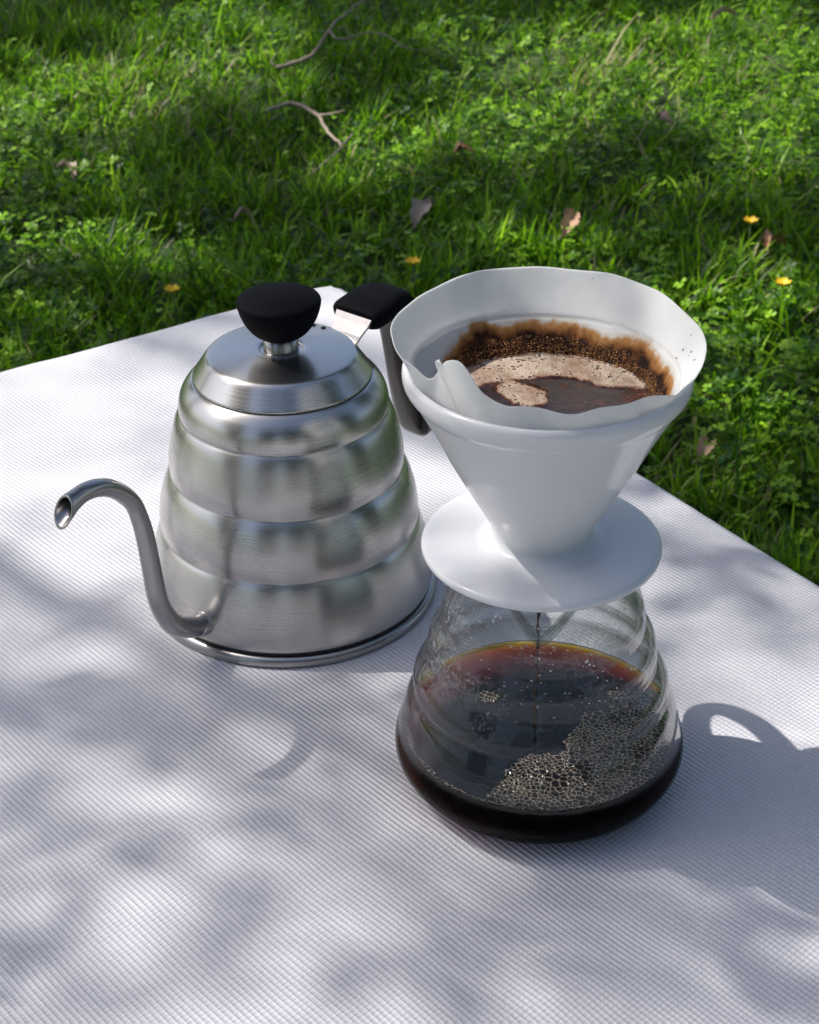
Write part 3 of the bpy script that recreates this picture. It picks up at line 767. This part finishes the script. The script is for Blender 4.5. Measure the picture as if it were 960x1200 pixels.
def build_slurry():
    Z = .1752; R = .0432
    n = 150; ax = np.linspace(-R, R, n); X, Y = np.meshgrid(ax, ax, indexing='ij'); rr = np.hypot(X, Y)
    # map square to disc
    k = np.maximum(np.abs(X), np.abs(Y))/np.maximum(rr, 1e-9); X, Y = X*k, Y*k; rr = np.hypot(X, Y)
    nz = np.array([mnoise.noise(Vector((a*60, b*60, 4))) for a, b in zip(X.ravel(), Y.ravel())]).reshape(X.shape)
    n2 = np.array([mnoise.noise(Vector((a*200, b*200, 7))) for a, b in zip(X.ravel(), Y.ravel())]).reshape(X.shape)
    # cream foam: a crescent along the back wall and a tongue to the front left
    cres = np.clip(.5+(Y-(.0165+.006*np.cos(X*70)+.004*nz))/.004, 0, 1)
    tong = np.clip(.5+(.0066-np.hypot((X+.008+.25*(Y-.006))/1.25, (Y-.010)/2.2)+nz*.0045+n2*.0012)/.0025, 0, 1)
    tong = np.maximum(tong, .75*np.clip(.5+(.0035-np.abs(Y+.012+.006*np.sin(X*160)))/.002, 0, 1)*np.clip((X+.002)/.004, 0, 1)*np.clip((.026-X)/.004, 0, 1)*(nz > -.15))
    side = np.clip(.5+(X-.031+nz*.004)/.003, 0, 1)*.35
    foam = np.clip(np.maximum(np.maximum(cres, tong*.95), side)*.85+.05+n2*.05, 0, 1)
    Zm = Z+.0010*foam+.0004*nz*foam+.0002*n2*foam+.002*np.clip((rr-R+.004)/.004, 0, 1)**2
    V = np.stack([X, Y, Zm], -1).reshape(-1, 3)
    i, j = np.meshgrid(np.arange(n-1), np.arange(n-1), indexing='ij'); q = (i*n+j).ravel()
    F = np.stack([q, q+n, q+n+1, q+1], 1)
    s = np_obj('coffee_slurry', V, F, SLURRY, None, attr={'foam': foam.ravel()}); s.location = (DX, DY, 0)
    tag(s, 'wet coffee with cream foam steeping inside the paper filter', 'coffee')
    # crust of wet grounds clinging to the paper above the liquid
    rnd = random.Random(11); V, F, T = [], [], []
    for i in range(7000):
        a = rnd.uniform(-20, 176); ar = radians(a)
        lv = .1762-.004*max(0, min(1, (a-135)/40))+.0046*(.60+.55*sin(ar))+.0020*mnoise.noise(Vector((cos(ar)*5, sin(ar)*5, 1)))
        z = .1755+(lv-.1755+.0012)*(rnd.random()**1.5)
        r = .0502-(.1907-z)*.566-.0008-rnd.random()*.0009
        c = Vector((r*cos(ar), r*sin(ar), z)); q = rnd.uniform(.00010, .00030)*(1.8 if rnd.random() < .08 else 1)
        b0 = len(V); pal = rnd.random()*.5+.25+.55*mnoise.noise(c*420)
        col = (.035, .014, .008) if pal < .3 else ((.26, .11, .035) if pal < .7 else (.55, .28, .10))
        for dv in ((1, 0, 0), (-1, 0, 0), (0, 1, 0), (0, -1, 0), (0, 0, 1), (0, 0, -1)):
            V.append(c+Vector(dv)*q*rnd.uniform(.6, 1.2)); T.append(col)
        for f in ((0, 2, 4), (2, 1, 4), (1, 3, 4), (3, 0, 4), (2, 0, 5), (1, 2, 5), (3, 1, 5), (0, 3, 5)): F.append([b0+x for x in f])
    m, t, out = mat('wet_grounds')
    at = N(t, 'ShaderNodeAttribute', attribute_name='tint')
    b = N(t, 'ShaderNodeBsdfPrincipled', {'Base Color': at.outputs['Color'], 'Roughness': .4}); t.links.new(b.outputs[0], out.inputs[0])
    g = np_obj('coffee_grounds', np.array([tuple(v) for v in V]), np.array(F), m, s, smooth=False, attr={'tint': np.array(T)})
    tag(g, kind='stuff')
build_slurry()

# ------------------------------------------------------------------ lawn
def lawn():
    rs = np.random.RandomState(21)
    def sample(n):
        # mostly in the wedge in front of the table, thinner all around
        n1 = int(n*.76)
        y = rs.uniform(1.05, 3.75, n1*2); x = rs.uniform(-1, 1, n1*2)*(.30+.27*y)*1.7
        keep = rs.uniform(0, 1, n1*2) < np.clip(1.5/(y), .3, 1); x, y = x[keep][:n1], y[keep][:n1]
        n2 = n-len(x); x2 = rs.uniform(-3.0, 3.0, n2); y2 = rs.uniform(-1.0, 5.4, n2)
        x = np.concatenate([x, x2]); y = np.concatenate([y, y2])
        return x, y
    def nmap(x, y, s, o): return np.array([mnoise.noise(Vector((a*s, b*s, o))) for a, b in zip(x, y)])
    def G(x, y): return np.array([gh(a, b) for a, b in zip(x, y)])
    # grass
    n = 370000; x, y = sample(n)
    cl = nmap(x, y, 2.6, 3.0)                    # <0 grass, >0 clover
    tuft = nmap(x, y, 9.0, 8.0)
    clump = nmap(x, y, 15.0, 4.0)
    keep = (rs.uniform(0, 1, n) < np.clip(.85-cl*1.0-(x>.35)*.15, .25, 1)*np.clip(.55+1.9*clump, .12, 1)); x, y, tuft, cl = x[keep], y[keep], tuft[keep], cl[keep]; n = len(x)
    z = G(x, y)-.004
    L = rs.uniform(.026, .068, n)*(1+.8*np.clip(tuft, -.4, .8)); big = rs.uniform(0, 1, n) < .02; L[big] *= 1.7
    az = rs.uniform(0, 2*pi, n); lean = rs.uniform(.15, 1.15, n); bend = rs.uniform(.2, 1.4, n)
    pd = .05+.40*np.exp(-(((x-.33)/.22)**2+((y-2.85)/.22)**2))+.28*np.exp(-(((x+.42)/.18)**2+((y-2.75)/.2)**2))+.35*np.exp(-(((x-.10)/.2)**2+((y-2.42)/.05)**2))+.3*np.exp(-(((x-.33)/.06)**2+((y-1.5)/.07)**2))
    flat = rs.uniform(0, 1, n) < .30+.3*np.clip(nmap(x, y, 6.0, 11.0), 0, 1); lean[flat] = rs.uniform(.9, 1.5, flat.sum())
    dry = rs.uniform(0, 1, n) < pd; lean[dry] = rs.uniform(.9, 1.45, dry.sum())
    w = rs.uniform(.0011, .0027, n)
    fac = az+pi/2+rs.normal(0, .5, n)
    seg = 3; Vs = []
    px, py, pz = x.copy(), y.copy(), z.copy()
    for s in range(seg+1):
        ww = w*(1.0, 1.05, .75, .02)[s]
        cx, cy = np.cos(fac)*ww, np.sin(fac)*ww
        if s < seg:
            Vs.append(np.stack([px-cx, py-cy, pz], 1)); Vs.append(np.stack([px+cx, py+cy, pz], 1))
        else: Vs.append(np.stack([px, py, pz], 1))
        if s < seg:
            an = lean*.5+bend*(s/seg); st = L/seg
            px = px+np.cos(az)*np.sin(an)*st; py = py+np.sin(az)*np.sin(an)*st; pz = pz+np.cos(an)*st
    V = np.stack(Vs, 1)                          # n,7,3
    V[:, :, 2] = np.maximum(V[:, :, 2], (z+.003)[:, None])
    T = np.array([[0, 1, 3], [0, 3, 2], [2, 3, 5], [2, 5, 4], [4, 5, 6]])
    F = (np.arange(n)[:, None, None]*7+T[None]).reshape(-1, 3)
    u = rs.uniform(0, 1, n)[:, None]**1.9; v2 = rs.uniform(.6, 1.3, n)[:, None]
    col = (np.array([.005, .042, .005])*(1-u)+np.array([.38, .66, .02])*u)*v2
    col[dry] = np.array([.46, .38, .20])*rs.uniform(.5, 1.2, (dry.sum(), 1))
    tag(np_obj('lawn_grass', V.reshape(-1, 3), F, GRASS, None, attr={'tint': np.repeat(col, 7, 0)}),
        'green grass blades of the lawn round the table', 'grass', kind='stuff')
    # clover and small broad leaves
    n = 138000; x, y = sample(n); cl = nmap(x, y, 2.6, 3.0)
    keep = rs.uniform(0, 1, n) < np.clip(.50+cl*1.4+(x > .3)*.25-(x<-.3)*.1, .06, 1)*np.clip(.6+1.8*nmap(x, y, 13.0, 6.0), .12, 1); x, y = x[keep], y[keep]; n = len(x)
    z = G(x, y); h = rs.uniform(.012, .050, n); sz = rs.uniform(.0030, .0078, n)
    rot = rs.uniform(0, 2*pi, n); tx, ty = rs.normal(0, .32, n), rs.normal(0, .32, n)
    shp = np.array([[0, 0], [.45, .42], [.85, .62], [1.12, .34], [1.0, 0], [1.12, -.34], [.85, -.62], [.45, -.42]])
    fold = np.array([0, .10, .16, .08, -.04, .08, .16, .10])
    Vall = []
    cnt = np.where(rs.uniform(0, 1, n) < .7, 3, 3)
    for kf in range(3):
        a = rot+kf*2*pi/3+rs.normal(0, .12, n)
        X = shp[None, :, 0]*np.cos(a)[:, None]-shp[None, :, 1]*np.sin(a)[:, None]
        Y = shp[None, :, 0]*np.sin(a)[:, None]+shp[None, :, 1]*np.cos(a)[:, None]
        X, Y = X*sz[:, None], Y*sz[:, None]; Zl = fold[None]*sz[:, None]*1.3-X*tx[:, None]-Y*ty[:, None]
        Vall.append(np.stack([X+x[:, None], Y+y[:, None], Zl+(z+h)[:, None]], -1))
    V = np.stack(Vall, 1).reshape(-1, 8, 3); m = len(V)
    T = np.array([[0, 1, 2, 3], [0, 3, 4, 4], [0, 4, 5, 5], [0, 5, 6, 7]])
    T3 = np.array([[0, 1, 2], [0, 2, 3], [0, 3, 4], [0, 4, 5], [0, 5, 6], [0, 6, 7]])
    F = (np.arange(m)[:, None, None]*8+T3[None]).reshape(-1, 3)
    u = rs.uniform(0, 1, n)[:, None]**1.7; col = (np.array([.005, .045, .005])*(1-u)+np.array([.36, .66, .03])*u)*rs.uniform(.7, 1.2, (n, 1))
    col = np.repeat(np.repeat(col, 3, 0), 8, 0)
    tag(np_obj('clover', V.reshape(-1, 3), F, CLOVER, None, smooth=False, attr={'tint': col}),
        'small three-lobed clover leaves growing through the lawn', 'clover', kind='stuff')
lawn()

# ------------------------------------------------------------------ litter on the lawn
def jitter_path(pts, amp, rnd, per=6):
    s = smooth_profile(pts, per)
    return [Vector(p)+Vector((rnd.uniform(-amp, amp), rnd.uniform(-amp, amp), rnd.uniform(-amp, amp)*.6)) for p in s]
def twig(label, main, branches, r0, seed):
    rnd = random.Random(seed); V, F = [], []
    base = Vector(main[0]); b3 = Vector((base.x, base.y, gh(base.x, base.y)))
    def lift(pts, h): return [(x-b3.x, y-b3.y, gh(x, y)-b3.z+h+zz) for x, y, zz in pts]
    p = jitter_path(lift(main, .045), .0015, rnd); tube_geo(p, [r0*(1-.75*i/len(p)) for i in range(len(p))], n=7, V=V, F=F)
    for b in branches:
        q = jitter_path(lift(b, .045), .0015, rnd); tube_geo(q, [r0*.6*(1-.8*i/len(q)) for i in range(len(q))], n=6, V=V, F=F)
    o = mesh_obj('fallen_twig', V, F, TWIG); o.location = b3
    tag(o, label, 'twig', 'dry twigs lying in the grass')
LITTER = []
TW1 = ([(-.212, 2.818, 0), (-.158, 2.865, .01), (-.125, 2.957, .02), (-.098, 3.076, .02), (-.073, 3.242, .01)],
       [[(-.130, 2.94, .02), (-.108, 2.90, .02), (-.051, 2.943, .02), (.015, 2.879, .015), (.068, 2.95, .0)], [(-.212, 2.818, 0), (-.222, 2.83, .01), (-.214, 2.87, .02)]])
TW2 = ([(-.216, 2.561, 0), (-.172, 2.598, .01), (-.133, 2.518, .02), (-.114, 2.438, .02), (-.093, 2.374, .02), (-.110, 2.339, .01), (-.135, 2.301, .0)],
       [[(-.133, 2.518, .02), (-.09, 2.49, .03)], [(-.093, 2.374, .02), (-.075, 2.41, .03)]])
twig('pale forked twig lying in the grass at the top, longest of the fallen twigs', TW1[0], TW1[1], .0042, 1)
twig('short crooked hook-shaped twig in the grass beyond the kettle knob', TW2[0], TW2[1], .0038, 2)
def dry_leaf(x, y, s, rot, label, tone, seed):
    rnd = random.Random(seed); n = 13; V, F = [], []; s *= .8
    z = gh(x, y)+.036; cu = rnd.uniform(.6, 1.6); tw = rnd.uniform(-.9, .9); rag = [rnd.uniform(.72, 1.12) for _ in range(2*n)]
    for i in range(n):
        t = i/(n-1); wd = s*.30*sin(pi*min(1, t*.92+.05))**.7
        for j in range(-3, 4):
            u = j/3; q = wd*u*(rag[i+(n if u > 0 else 0)] if abs(j) == 3 else 1); a = tw*(t-.5)
            hz = s*.30*abs(u)**1.6*(.4+.6*rnd.random())+s*.35*sin(pi*t*cu)
            V.append((s*(t-.5), q*cos(a), hz+q*sin(a)))
    for i in range(n-1):
        for j in range(6): F.append((i*7+j, i*7+j+1, i*7+8+j, i*7+7+j))
    m = m_simple('dry_leaf_skin', tone, .7, bump=(260.0, .5, .001))
    o = mesh_obj('dry_leaf', V, F, m); o.location = (x, y, z); o.rotation_euler = (rnd.uniform(-.5, .5), rnd.uniform(-.4, .4), rot)
    V2, F2 = tube_geo([(-s*.5, 0, s*.35*sin(0)+.001), (-s*.62, .002, .004), (-s*.78, .004, .002)], [.0009, .0007, .0005], n=5)
    mesh_obj('stalk', V2, F2, TWIG, o)
    tag(o, label, 'leaf', 'dry leaves scattered over the lawn')
def flower(x, y, h, label, seed):
    rnd = random.Random(seed); z = gh(x, y)
    e = empty('yellow_flower', (x, y, z), label, 'flower', 'small yellow flowers in the lawn')
    tube('stem', [(0, 0, 0), (.002, .001, h*.5), (0, 0, h)], .0009, GRASS_STEM, e, n=6)
    for k in range(6):
        a = 2*pi*k/6+rnd.uniform(-.1, .1); V, F = [], []
        for i in range(5):
            t = i/4; wv = .0048*sin(pi*(.15+.75*t)); rr = .0095*t
            for u in (-1, 0, 1): V.append((rr*cos(a)-u*wv*sin(a), rr*sin(a)+u*wv*cos(a), h+.006*t*t+.0012*abs(u)))
        for i in range(4):
            for j in range(2): F.append((i*3+j, i*3+j+1, i*3+4+j, i*3+3+j))
        mesh_obj('petal', V, F, PETAL, e)
GRASS_STEM = m_simple('flower_stem', (.06, .13, .03), .5); PETAL = m_simple('yellow_petal', (.95, .60, .02), .5)

dry_leaf(.208, 2.082, .050, 1.2, 'curled tan dry leaf in the grass just beyond the paper filter rim', (.50, .30, .19), 1)
dry_leaf(-.211, 2.148, .045, .3, 'greyish pink dry leaf in dark grass beyond the kettle knob', (.42, .32, .24), 2)
dry_leaf(.574, 3.084, .055, .1, 'pinkish dry leaf at the top edge of the picture in sunny clover', (.50, .33, .27), 3)
dry_leaf(.024, 2.142, .060, 1.0, 'narrow grey dry leaf standing on edge in shaded grass above the black kettle handle', (.40, .32, .26), 4)
dry_leaf(.087, 2.421, .045, .2, 'small brown dry leaf in the middle of the lawn near the crooked twig', (.30, .16, .09), 5)
dry_leaf(.468, 2.025, .050, .8, 'slender reddish dry leaf beside the yellow flower at the right', (.42, .22, .12), 6)
dry_leaf(.297, 1.510, .040, 1.1, 'pale tan dry leaf in grass right of the dripper cone', (.50, .33, .20), 7)
dry_leaf(.391, 2.501, .040, 2.0, 'small dark pinkish dry leaf in the deep shade above the paper filter', (.38, .26, .20), 8)
dry_leaf(-.484, 2.322, .045, 2.4, 'faded pinkish dry leaf in sunny grass at the left edge', (.44, .33, .25), 9)
flower(-.277, 1.860, .062, 'yellow flower in the dark grass left of the kettle knob', 1)
flower(.007, 1.910, .062, 'yellow flower just above the black kettle handle beside the paper filter', 2)
flower(.437, 1.837, .062, 'yellow flower in sunny clover right of the paper filter, lowest of the flowers', 3)
flower(.434, 2.032, .062, 'small orange yellow flower in shaded grass beside the slender dry leaf', 4)

# ------------------------------------------------------------------ trees
def leaf_cloud(C, S, rs, name, parent, cols, nrm_bias=None):
    n = len(C)
    d = rs.normal(0, 1, (n, 3)); d /= np.linalg.norm(d, axis=1)[:, None]
    nn = rs.normal(0, 1, (n, 3)) + np.array([0, 0, 1.0]) if nrm_bias is None else rs.normal(0, .6, (n, 3))+nrm_bias
    nn /= np.linalg.norm(nn, axis=1)[:, None]
    a = np.cross(nn, d); a /= np.linalg.norm(a, axis=1)[:, None]; b = np.cross(nn, a)
    P = [(-1, 0, 0), (-.35, .42, .06), (.45, .36, .04), (1, 0, -.10), (.45, -.36, .04), (-.35, -.42, .06)]
    V = np.stack([C+(a*u+b*v+nn*q)*S[:, None] for u, v, q in P], 1).reshape(-1, 3)
    T = np.array([[0, 1, 5, 5], [1, 2, 4, 5], [2, 3, 4, 4]])
    T = np.array([[0, 1, 2], [0, 2, 3], [0, 3, 4], [0, 4, 5]])
    F = (np.arange(n)[:, None, None]*6+T[None]).reshape(-1, 3)
    u = rs.uniform(0, 1, (n, 1)); col = (np.array(cols[0])*(1-u)+np.array(cols[1])*u)
    return np_obj(name, V, F, TREELEAF, parent, smooth=False, attr={'tint': np.repeat(col, 6, 0)})
# patches of sun on the lawn and the table: (x, y, rx, ry, strength) at the height of the surface
SUN_LAWN = [(-0.568, 2.697, 0.181, 0.342, 1), (-0.488, 2.169, 0.124, 0.392, 1), (-0.378, 2.047, 0.118, 0.176, 0.9), (-0.448, 1.839, 0.06, 0.1, 0.7), (-0.345, 3.093, 0.167, 0.287, 0.9), (-0.245, 2.778, 0.118, 0.178, 1), (-0.17, 2.683, 0.082, 0.092, 0.7), (-0.448, 2.934, 0.088, 0.218, 0.8), (-0.007, 2.509, 0.092, 0.124, 1), (-0.068, 2.359, 0.073, 0.089, 0.9), (0.197, 2.671, 0.163, 0.193, 1), (0.329, 2.905, 0.21, 0.257, 1), (0.474, 2.9, 0.175, 0.322, 1), (0.556, 2.703, 0.149, 0.257, 1), (0.683, 2.998, 0.108, 0.344, 0.9), (0.134, 3.132, 0.124, 0.122, 0.7), (0.199, 2.031, 0.078, 0.07, 0.9), (0.237, 2.088, 0.044, 0.036, 0.8), (0.169, 2.425, 0.075, 0.058, 0.7), (0.439, 2.239, 0.094, 0.051, 0.6), (0.548, 2.376, 0.074, 0.096, 0.8), (0.387, 1.748, 0.08, 0.192, 1), (0.347, 1.867, 0.051, 0.051, 0.8), (0.479, 1.915, 0.049, 0.128, 1), (0.316, 1.492, 0.043, 0.045, 0.6), (0.281, 1.604, 0.027, 0.03, 0.5), (-0.263, 1.988, 0.075, 0.07, 0.6), (-0.177, 2.326, 0.036, 0.072, 0.4)]
SHADE_TABLE = [(-0.166, 0.613, 0.046, 0.023, 0.95), (-0.096, 0.608, 0.046, 0.014, 0.55), (-0.032, 0.625, 0.043, 0.021, 0.5), (-0.03, 0.462, 0.045, 0.03, 0.28), (-0.077, 0.449, 0.035, 0.017, 0.2), (0.103, 0.505, 0.024, 0.015, 0.75), (0.141, 0.459, 0.016, 0.036, 0.85), (0.163, 0.721, 0.034, 0.022, 0.5), (-0.04, 0.576, 0.013, 0.015, 0.5), (-0.148, 0.444, 0.006, 0.013, 1.4), (-0.2, 0.62, 0.1, 0.03, 0.6), (-0.02, 0.6, 0.1, 0.025, 0.5), (0.19, 0.47, 0.05, 0.05, 0.6)]
def build_canopy():
    rs = np.random.RandomState(33)
    Sv = np.array(SUN)
    # leaves whose shade falls on the lawn
    n = 30000
    gx = rs.uniform(-1.35, 1.5, n); gy = rs.uniform(1.1, 4.1, n)
    onT = np.zeros(n, bool)
    lit = np.zeros(n)
    for (x, y, rx, ry, s) in SUN_LAWN:
        d = ((gx-x)/rx)**2+((gy-y)/ry)**2; lit = np.maximum(lit, s*np.clip(2.2-1.4*d, 0, 1))
    nz = np.array([mnoise.noise(Vector((a*5.5, b*5.5, 1))) for a, b in zip(gx, gy)])
    lit = np.minimum(1, lit*1.3)+np.where(nz > .36, .15, 0)
    # keep the light that crosses this layer and reaches the table top
    k = (-GZ)/Sv[2]; tx, ty = gx+Sv[0]*k, gy+Sv[1]*k
    u = (tx-P0.x)*A.x+(ty-P0.y)*A.y; v = (tx-P0.x)*B.x+(ty-P0.y)*B.y
    overT = (u > -.05) & (u < LA) & (v > -.05) & (v < LB)
    keep = (rs.uniform(0, 1, n) > lit) & ~overT
    gx, gy = gx[keep], gy[keep]; n = len(gx)
    t = rs.uniform(4.0, 6.4, n)
    C = np.stack([gx+Sv[0]*t, gy+Sv[1]*t, GZ+Sv[2]*t], 1)
    S = rs.uniform(.030, .050, n)
    allC, allS = [C], [S]
    # small sprays nearer the table
    for (x, y, rx, ry, s) in SHADE_TABLE:
        m = int(rx*ry*pi/.00028*s*1.15)+(5 if s > 1 else 2)
        r = np.sqrt(rs.uniform(0, 1, m)); th = rs.uniform(0, 2*pi, m)
        px, py = x+rx*r*np.cos(th), y+ry*r*np.sin(th); t = rs.uniform(4.2, 6.5, m) if rx > .085 else rs.uniform(1.1, 1.25, m) if s > 1 else (rs.uniform(1.5, 2.1, m) if s > .3 and rx < .085 else rs.uniform(3, 4, m))
        allC.append(np.stack([px+Sv[0]*t, py+Sv[1]*t, Sv[2]*t], 1)); allS.append(rs.uniform(.012, .022, m) if rx > .085 else rs.uniform(.007, .010, m) if s > 1 else rs.uniform(.010, .019, m))
    m = 5200; px = rs.uniform(-.36, .34, m); py = rs.uniform(.28, 1.08, m)
    f = np.array([mnoise.noise(Vector((a*13, b*16, 12))) for a, b in zip(px, py)])
    base = .46-.42*np.clip((py-.66)/.16, 0, 1)*np.clip((.12-px)/.1, 0, 1)-.12*np.clip((py-.6)/.1, 0, 1)*np.clip((px-.1)/.1, 0, 1)
    base = base-.9*(np.hypot(px-.19, py-.56) < .075)-.6*np.clip((py-.70)/.08, 0, 1)*np.clip((.02-px)/.1, 0, 1)
    kp = rs.uniform(0, 1, m) < np.clip(base+.45*f, .02, 1)*.60
    px, py = px[kp], py[kp]; t = rs.uniform(2.0, 4.4, len(px))
    allC.append(np.stack([px+Sv[0]*t, py+Sv[1]*t, Sv[2]*t], 1)); allS.append(rs.uniform(.010, .019, len(px)))
    # thin even foliage high above the table: takes the edge off the sun without shapes of its own
    m = 7400; px = rs.uniform(-.55, .55, m); py = rs.uniform(.15, 1.20, m)
    kp = rs.uniform(0, 1, m) < (.98-.52*np.clip((py-.66)/.14, 0, 1)-.06*np.clip((-px-.05)/.1, 0, 1)*np.clip((py-.66)/.14, 0, 1)); px, py = px[kp], py[kp]; kp2 = rs.uniform(0, 1, len(px)) > .75*(np.hypot(px-.19, py-.56) < .07); px, py = px[kp2], py[kp2]; t = rs.uniform(5.0, 7.0, len(px))
    allC.append(np.stack([px+Sv[0]*t, py+Sv[1]*t, Sv[2]*t], 1)); allS.append(rs.uniform(.011, .016, len(px)))
    C = np.concatenate(allC); S = np.concatenate(allS)
    tx_, ty_ = -5.2, 3.4
    t = empty('shade_tree', (tx_, ty_, GZ), 'leafy tree left of the lawn whose crown throws dappled shade over table and grass', 'tree')
    base = np.array([tx_, ty_, GZ])
    V, F = tube_geo([(0, 0, -.1), (.06, .02, .6), (.25, -.05, 1.6), (.5, -.1, 2.6), (.9, -.2, 3.6), (1.4, -.3, 4.6), (2.0, -.5, 5.4)], [.26, .20, .165, .14, .115, .08, .04], n=14)
    rnd = random.Random(4)
    tr = mesh_obj('trunk', V, F, BARK, t)
    V, F = [], []
    for i in range(26):
        c = Vector(C[rnd.randrange(len(C))]-base); z0 = rnd.uniform(2.0, 5.0); st = Vector((.3+.28*max(0, z0-2), -.1, z0*.98))
        pts = []
        for k in range(7):
            f = k/6; p = st.lerp(c, f); p += Vector((rnd.uniform(-.1, .1), rnd.uniform(-.1, .1), .35*sin(pi*f)))*(1 if 0 < k < 6 else 0)
            pts.append(p)
        tube_geo(pts, [.045*(1-.85*k/6) for k in range(7)], n=6, V=V, F=F)
    mesh_obj('limb', V, F, BARK, t)
    cr = leaf_cloud(C-base, S, rs, 'crown', t, ((.035, .075, .018), (.075, .13, .03)))
build_canopy()
def build_overhead():  # unseen canopy added to keep sky light off the grass and deepen its shade
    rs = np.random.RandomState(44); n = 17000
    cen = np.stack([rs.uniform(-1.9, 4.0, 60), rs.uniform(2.0, 5.0, 60), rs.uniform(5.0, 6.6, 60)], 1)
    C = cen[rs.randint(0, 60, n)]+rs.normal(0, .36, (n, 3))
    base = np.array([5.6, 4.6, GZ])
    t = empty('sky_screen_tree', tuple(base), 'added unseen tree right of the lawn, its high crown screening the sky off the grass', 'tree')
    V, F = tube_geo([(0, 0, -.1), (-.05, 0, 1.2), (-.2, -.05, 2.6), (-.6, -.2, 4.0), (-1.4, -.6, 5.0), (-2.6, -1.0, 5.6)], [.30, .23, .19, .14, .09, .04], n=14)
    mesh_obj('trunk', V, F, BARK, t)
    V, F = [], []; rnd = random.Random(6)
    for i in range(14):
        c = Vector(cen[rnd.randrange(60)]-base); st = Vector((-.2-.9*rnd.random(), -.1, 3.0+1.4*rnd.random()))
        tube_geo([st.lerp(c, k/5)+Vector((0, 0, .3*sin(pi*k/5))) for k in range(6)], [.05*(1-.8*k/5) for k in range(6)], n=6, V=V, F=F)
    mesh_obj('limb', V, F, BARK, t)
    leaf_cloud(C-base, rs.uniform(.05, .085, n), rs, 'crown', t, ((.03, .07, .018), (.07, .12, .03)))
build_overhead()
def build_far_trees():
    rs = np.random.RandomState(9); rnd = random.Random(9)
    kinds = []
    for kk in range(2):
        n = 4200
        cen = rs.normal(0, 1, (16, 3)); cen /= np.linalg.norm(cen, axis=1)[:, None]; cen *= rs.uniform(.6, 1.7, (16, 1)); cen[:, 2] = cen[:, 2]*1.2+4.6
        C = cen[rs.randint(0, 16, n)]+rs.normal(0, .52, (n, 3)); S = rs.uniform(.10, .20, n)
        kinds.append((C, S))
    protos = {}
    spots = [(-2.2, -7.5, 0, 1.0, 'first tree behind the camera, left of centre'), (1.3, -6.2, 1, .9, 'tree with the nearest trunk behind the camera'), (4.6, -8.5, 0, 1.2, 'tall tree behind the camera at the right'),
             (7.5, -2.0, 1, 1.1, 'tree right of the table across the lawn'), (8.5, 5.0, 0, 1.2, 'tree far right beyond the dripper'), (-7.5, -4.0, 1, 1.2, 'tree left behind the camera'),
             (-11, 14, 0, 1.2, 'tree beyond the lawn at the far left'), (11, 13, 0, 1.2, 'tree beyond the lawn at the far right')]
    for (x, y, kd, sc, lab) in spots:
        if kd not in protos:
            t = empty('lawn_tree', (x, y, GZ), lab, 'tree', 'trees standing round the lawn')
            V, F = tube_geo([(0, 0, -.1), (.03, .02, 1), (-.05, .04, 2.2), (.05, 0, 3.6), (.02, .05, 5.2)], [.22, .17, .15, .11, .04], n=12)
            for i in range(7):
                a = rnd.uniform(0, 2*pi); z0 = rnd.uniform(1.9, 4.0)
                tube_geo([(0, 0, z0), (.5*cos(a), .5*sin(a), z0+.5), (1.2*cos(a), 1.2*sin(a), z0+1.3)], [.07, .045, .015], n=6, V=V, F=F)
            mesh_obj('trunk', V, F, BARK, t)
            C, S = kinds[kd]
            leaf_cloud(C, S, rs, 'crown', t, ((.03, .07, .018), (.07, .12, .03)))
            protos[kd] = t
        else:
            p = protos[kd]; t = p.copy(); COL.objects.link(t); t.location = (x, y, GZ); t['label'] = lab
            for ch in list(p.children):
                c = ch.copy(); COL.objects.link(c); c.parent = t
        t.scale = (sc, sc, sc); t.rotation_euler = (0, 0, rnd.uniform(0, 6))
build_far_trees()

def build_shrubs():  # added out of view to put dark upright bars into the kettle's reflections
    rs = np.random.RandomState(17)
    proto = None
    for (x, y, sc, lab) in [(-.75, -1.75, 1.0, 'dark shrub added behind the camera at the left for the kettle to reflect'), (.30, -1.35, .85, 'dark shrub added behind the camera for the kettle to reflect, nearest the table'), (1.55, -2.1, 1.15, 'dark shrub added behind the camera at the right for the kettle to reflect'),
                            (-2.3, -1.2, 1.1, 'dark shrub added out of view left of the table end for reflections'), (2.7, .2, 1.1, 'dark shrub added out of view right of the table for reflections')]:
        if proto is None:
            t = empty('reflection_shrub', (x, y, GZ), lab, 'shrub', 'added shrubs out of view that darken the kettle reflections')
            n = 2600; C = rs.normal(0, 1, (n, 3)); C /= np.linalg.norm(C, axis=1)[:, None]; C *= rs.uniform(.5, 1, (n, 1))**.5
            C = C*np.array([.36, .36, .72])+np.array([0, 0, .80])+rs.normal(0, .04, (n, 3))
            leaf_cloud(C, rs.uniform(.03, .06, n), rs, 'foliage', t, ((.015, .035, .010), (.045, .08, .02)))
            V, F = tube_geo([(0, 0, -.05), (.02, 0, .4), (0, .03, .9)], [.03, .02, .008], n=8)
            mesh_obj('stem', V, F, BARK, t); proto = t
        else:
            t = proto.copy(); COL.objects.link(t); t.location = (x, y, GZ); t['label'] = lab
            for ch in list(proto.children):
                c = ch.copy(); COL.objects.link(c); c.parent = t
        t.scale = (sc, sc, sc)
build_shrubs()
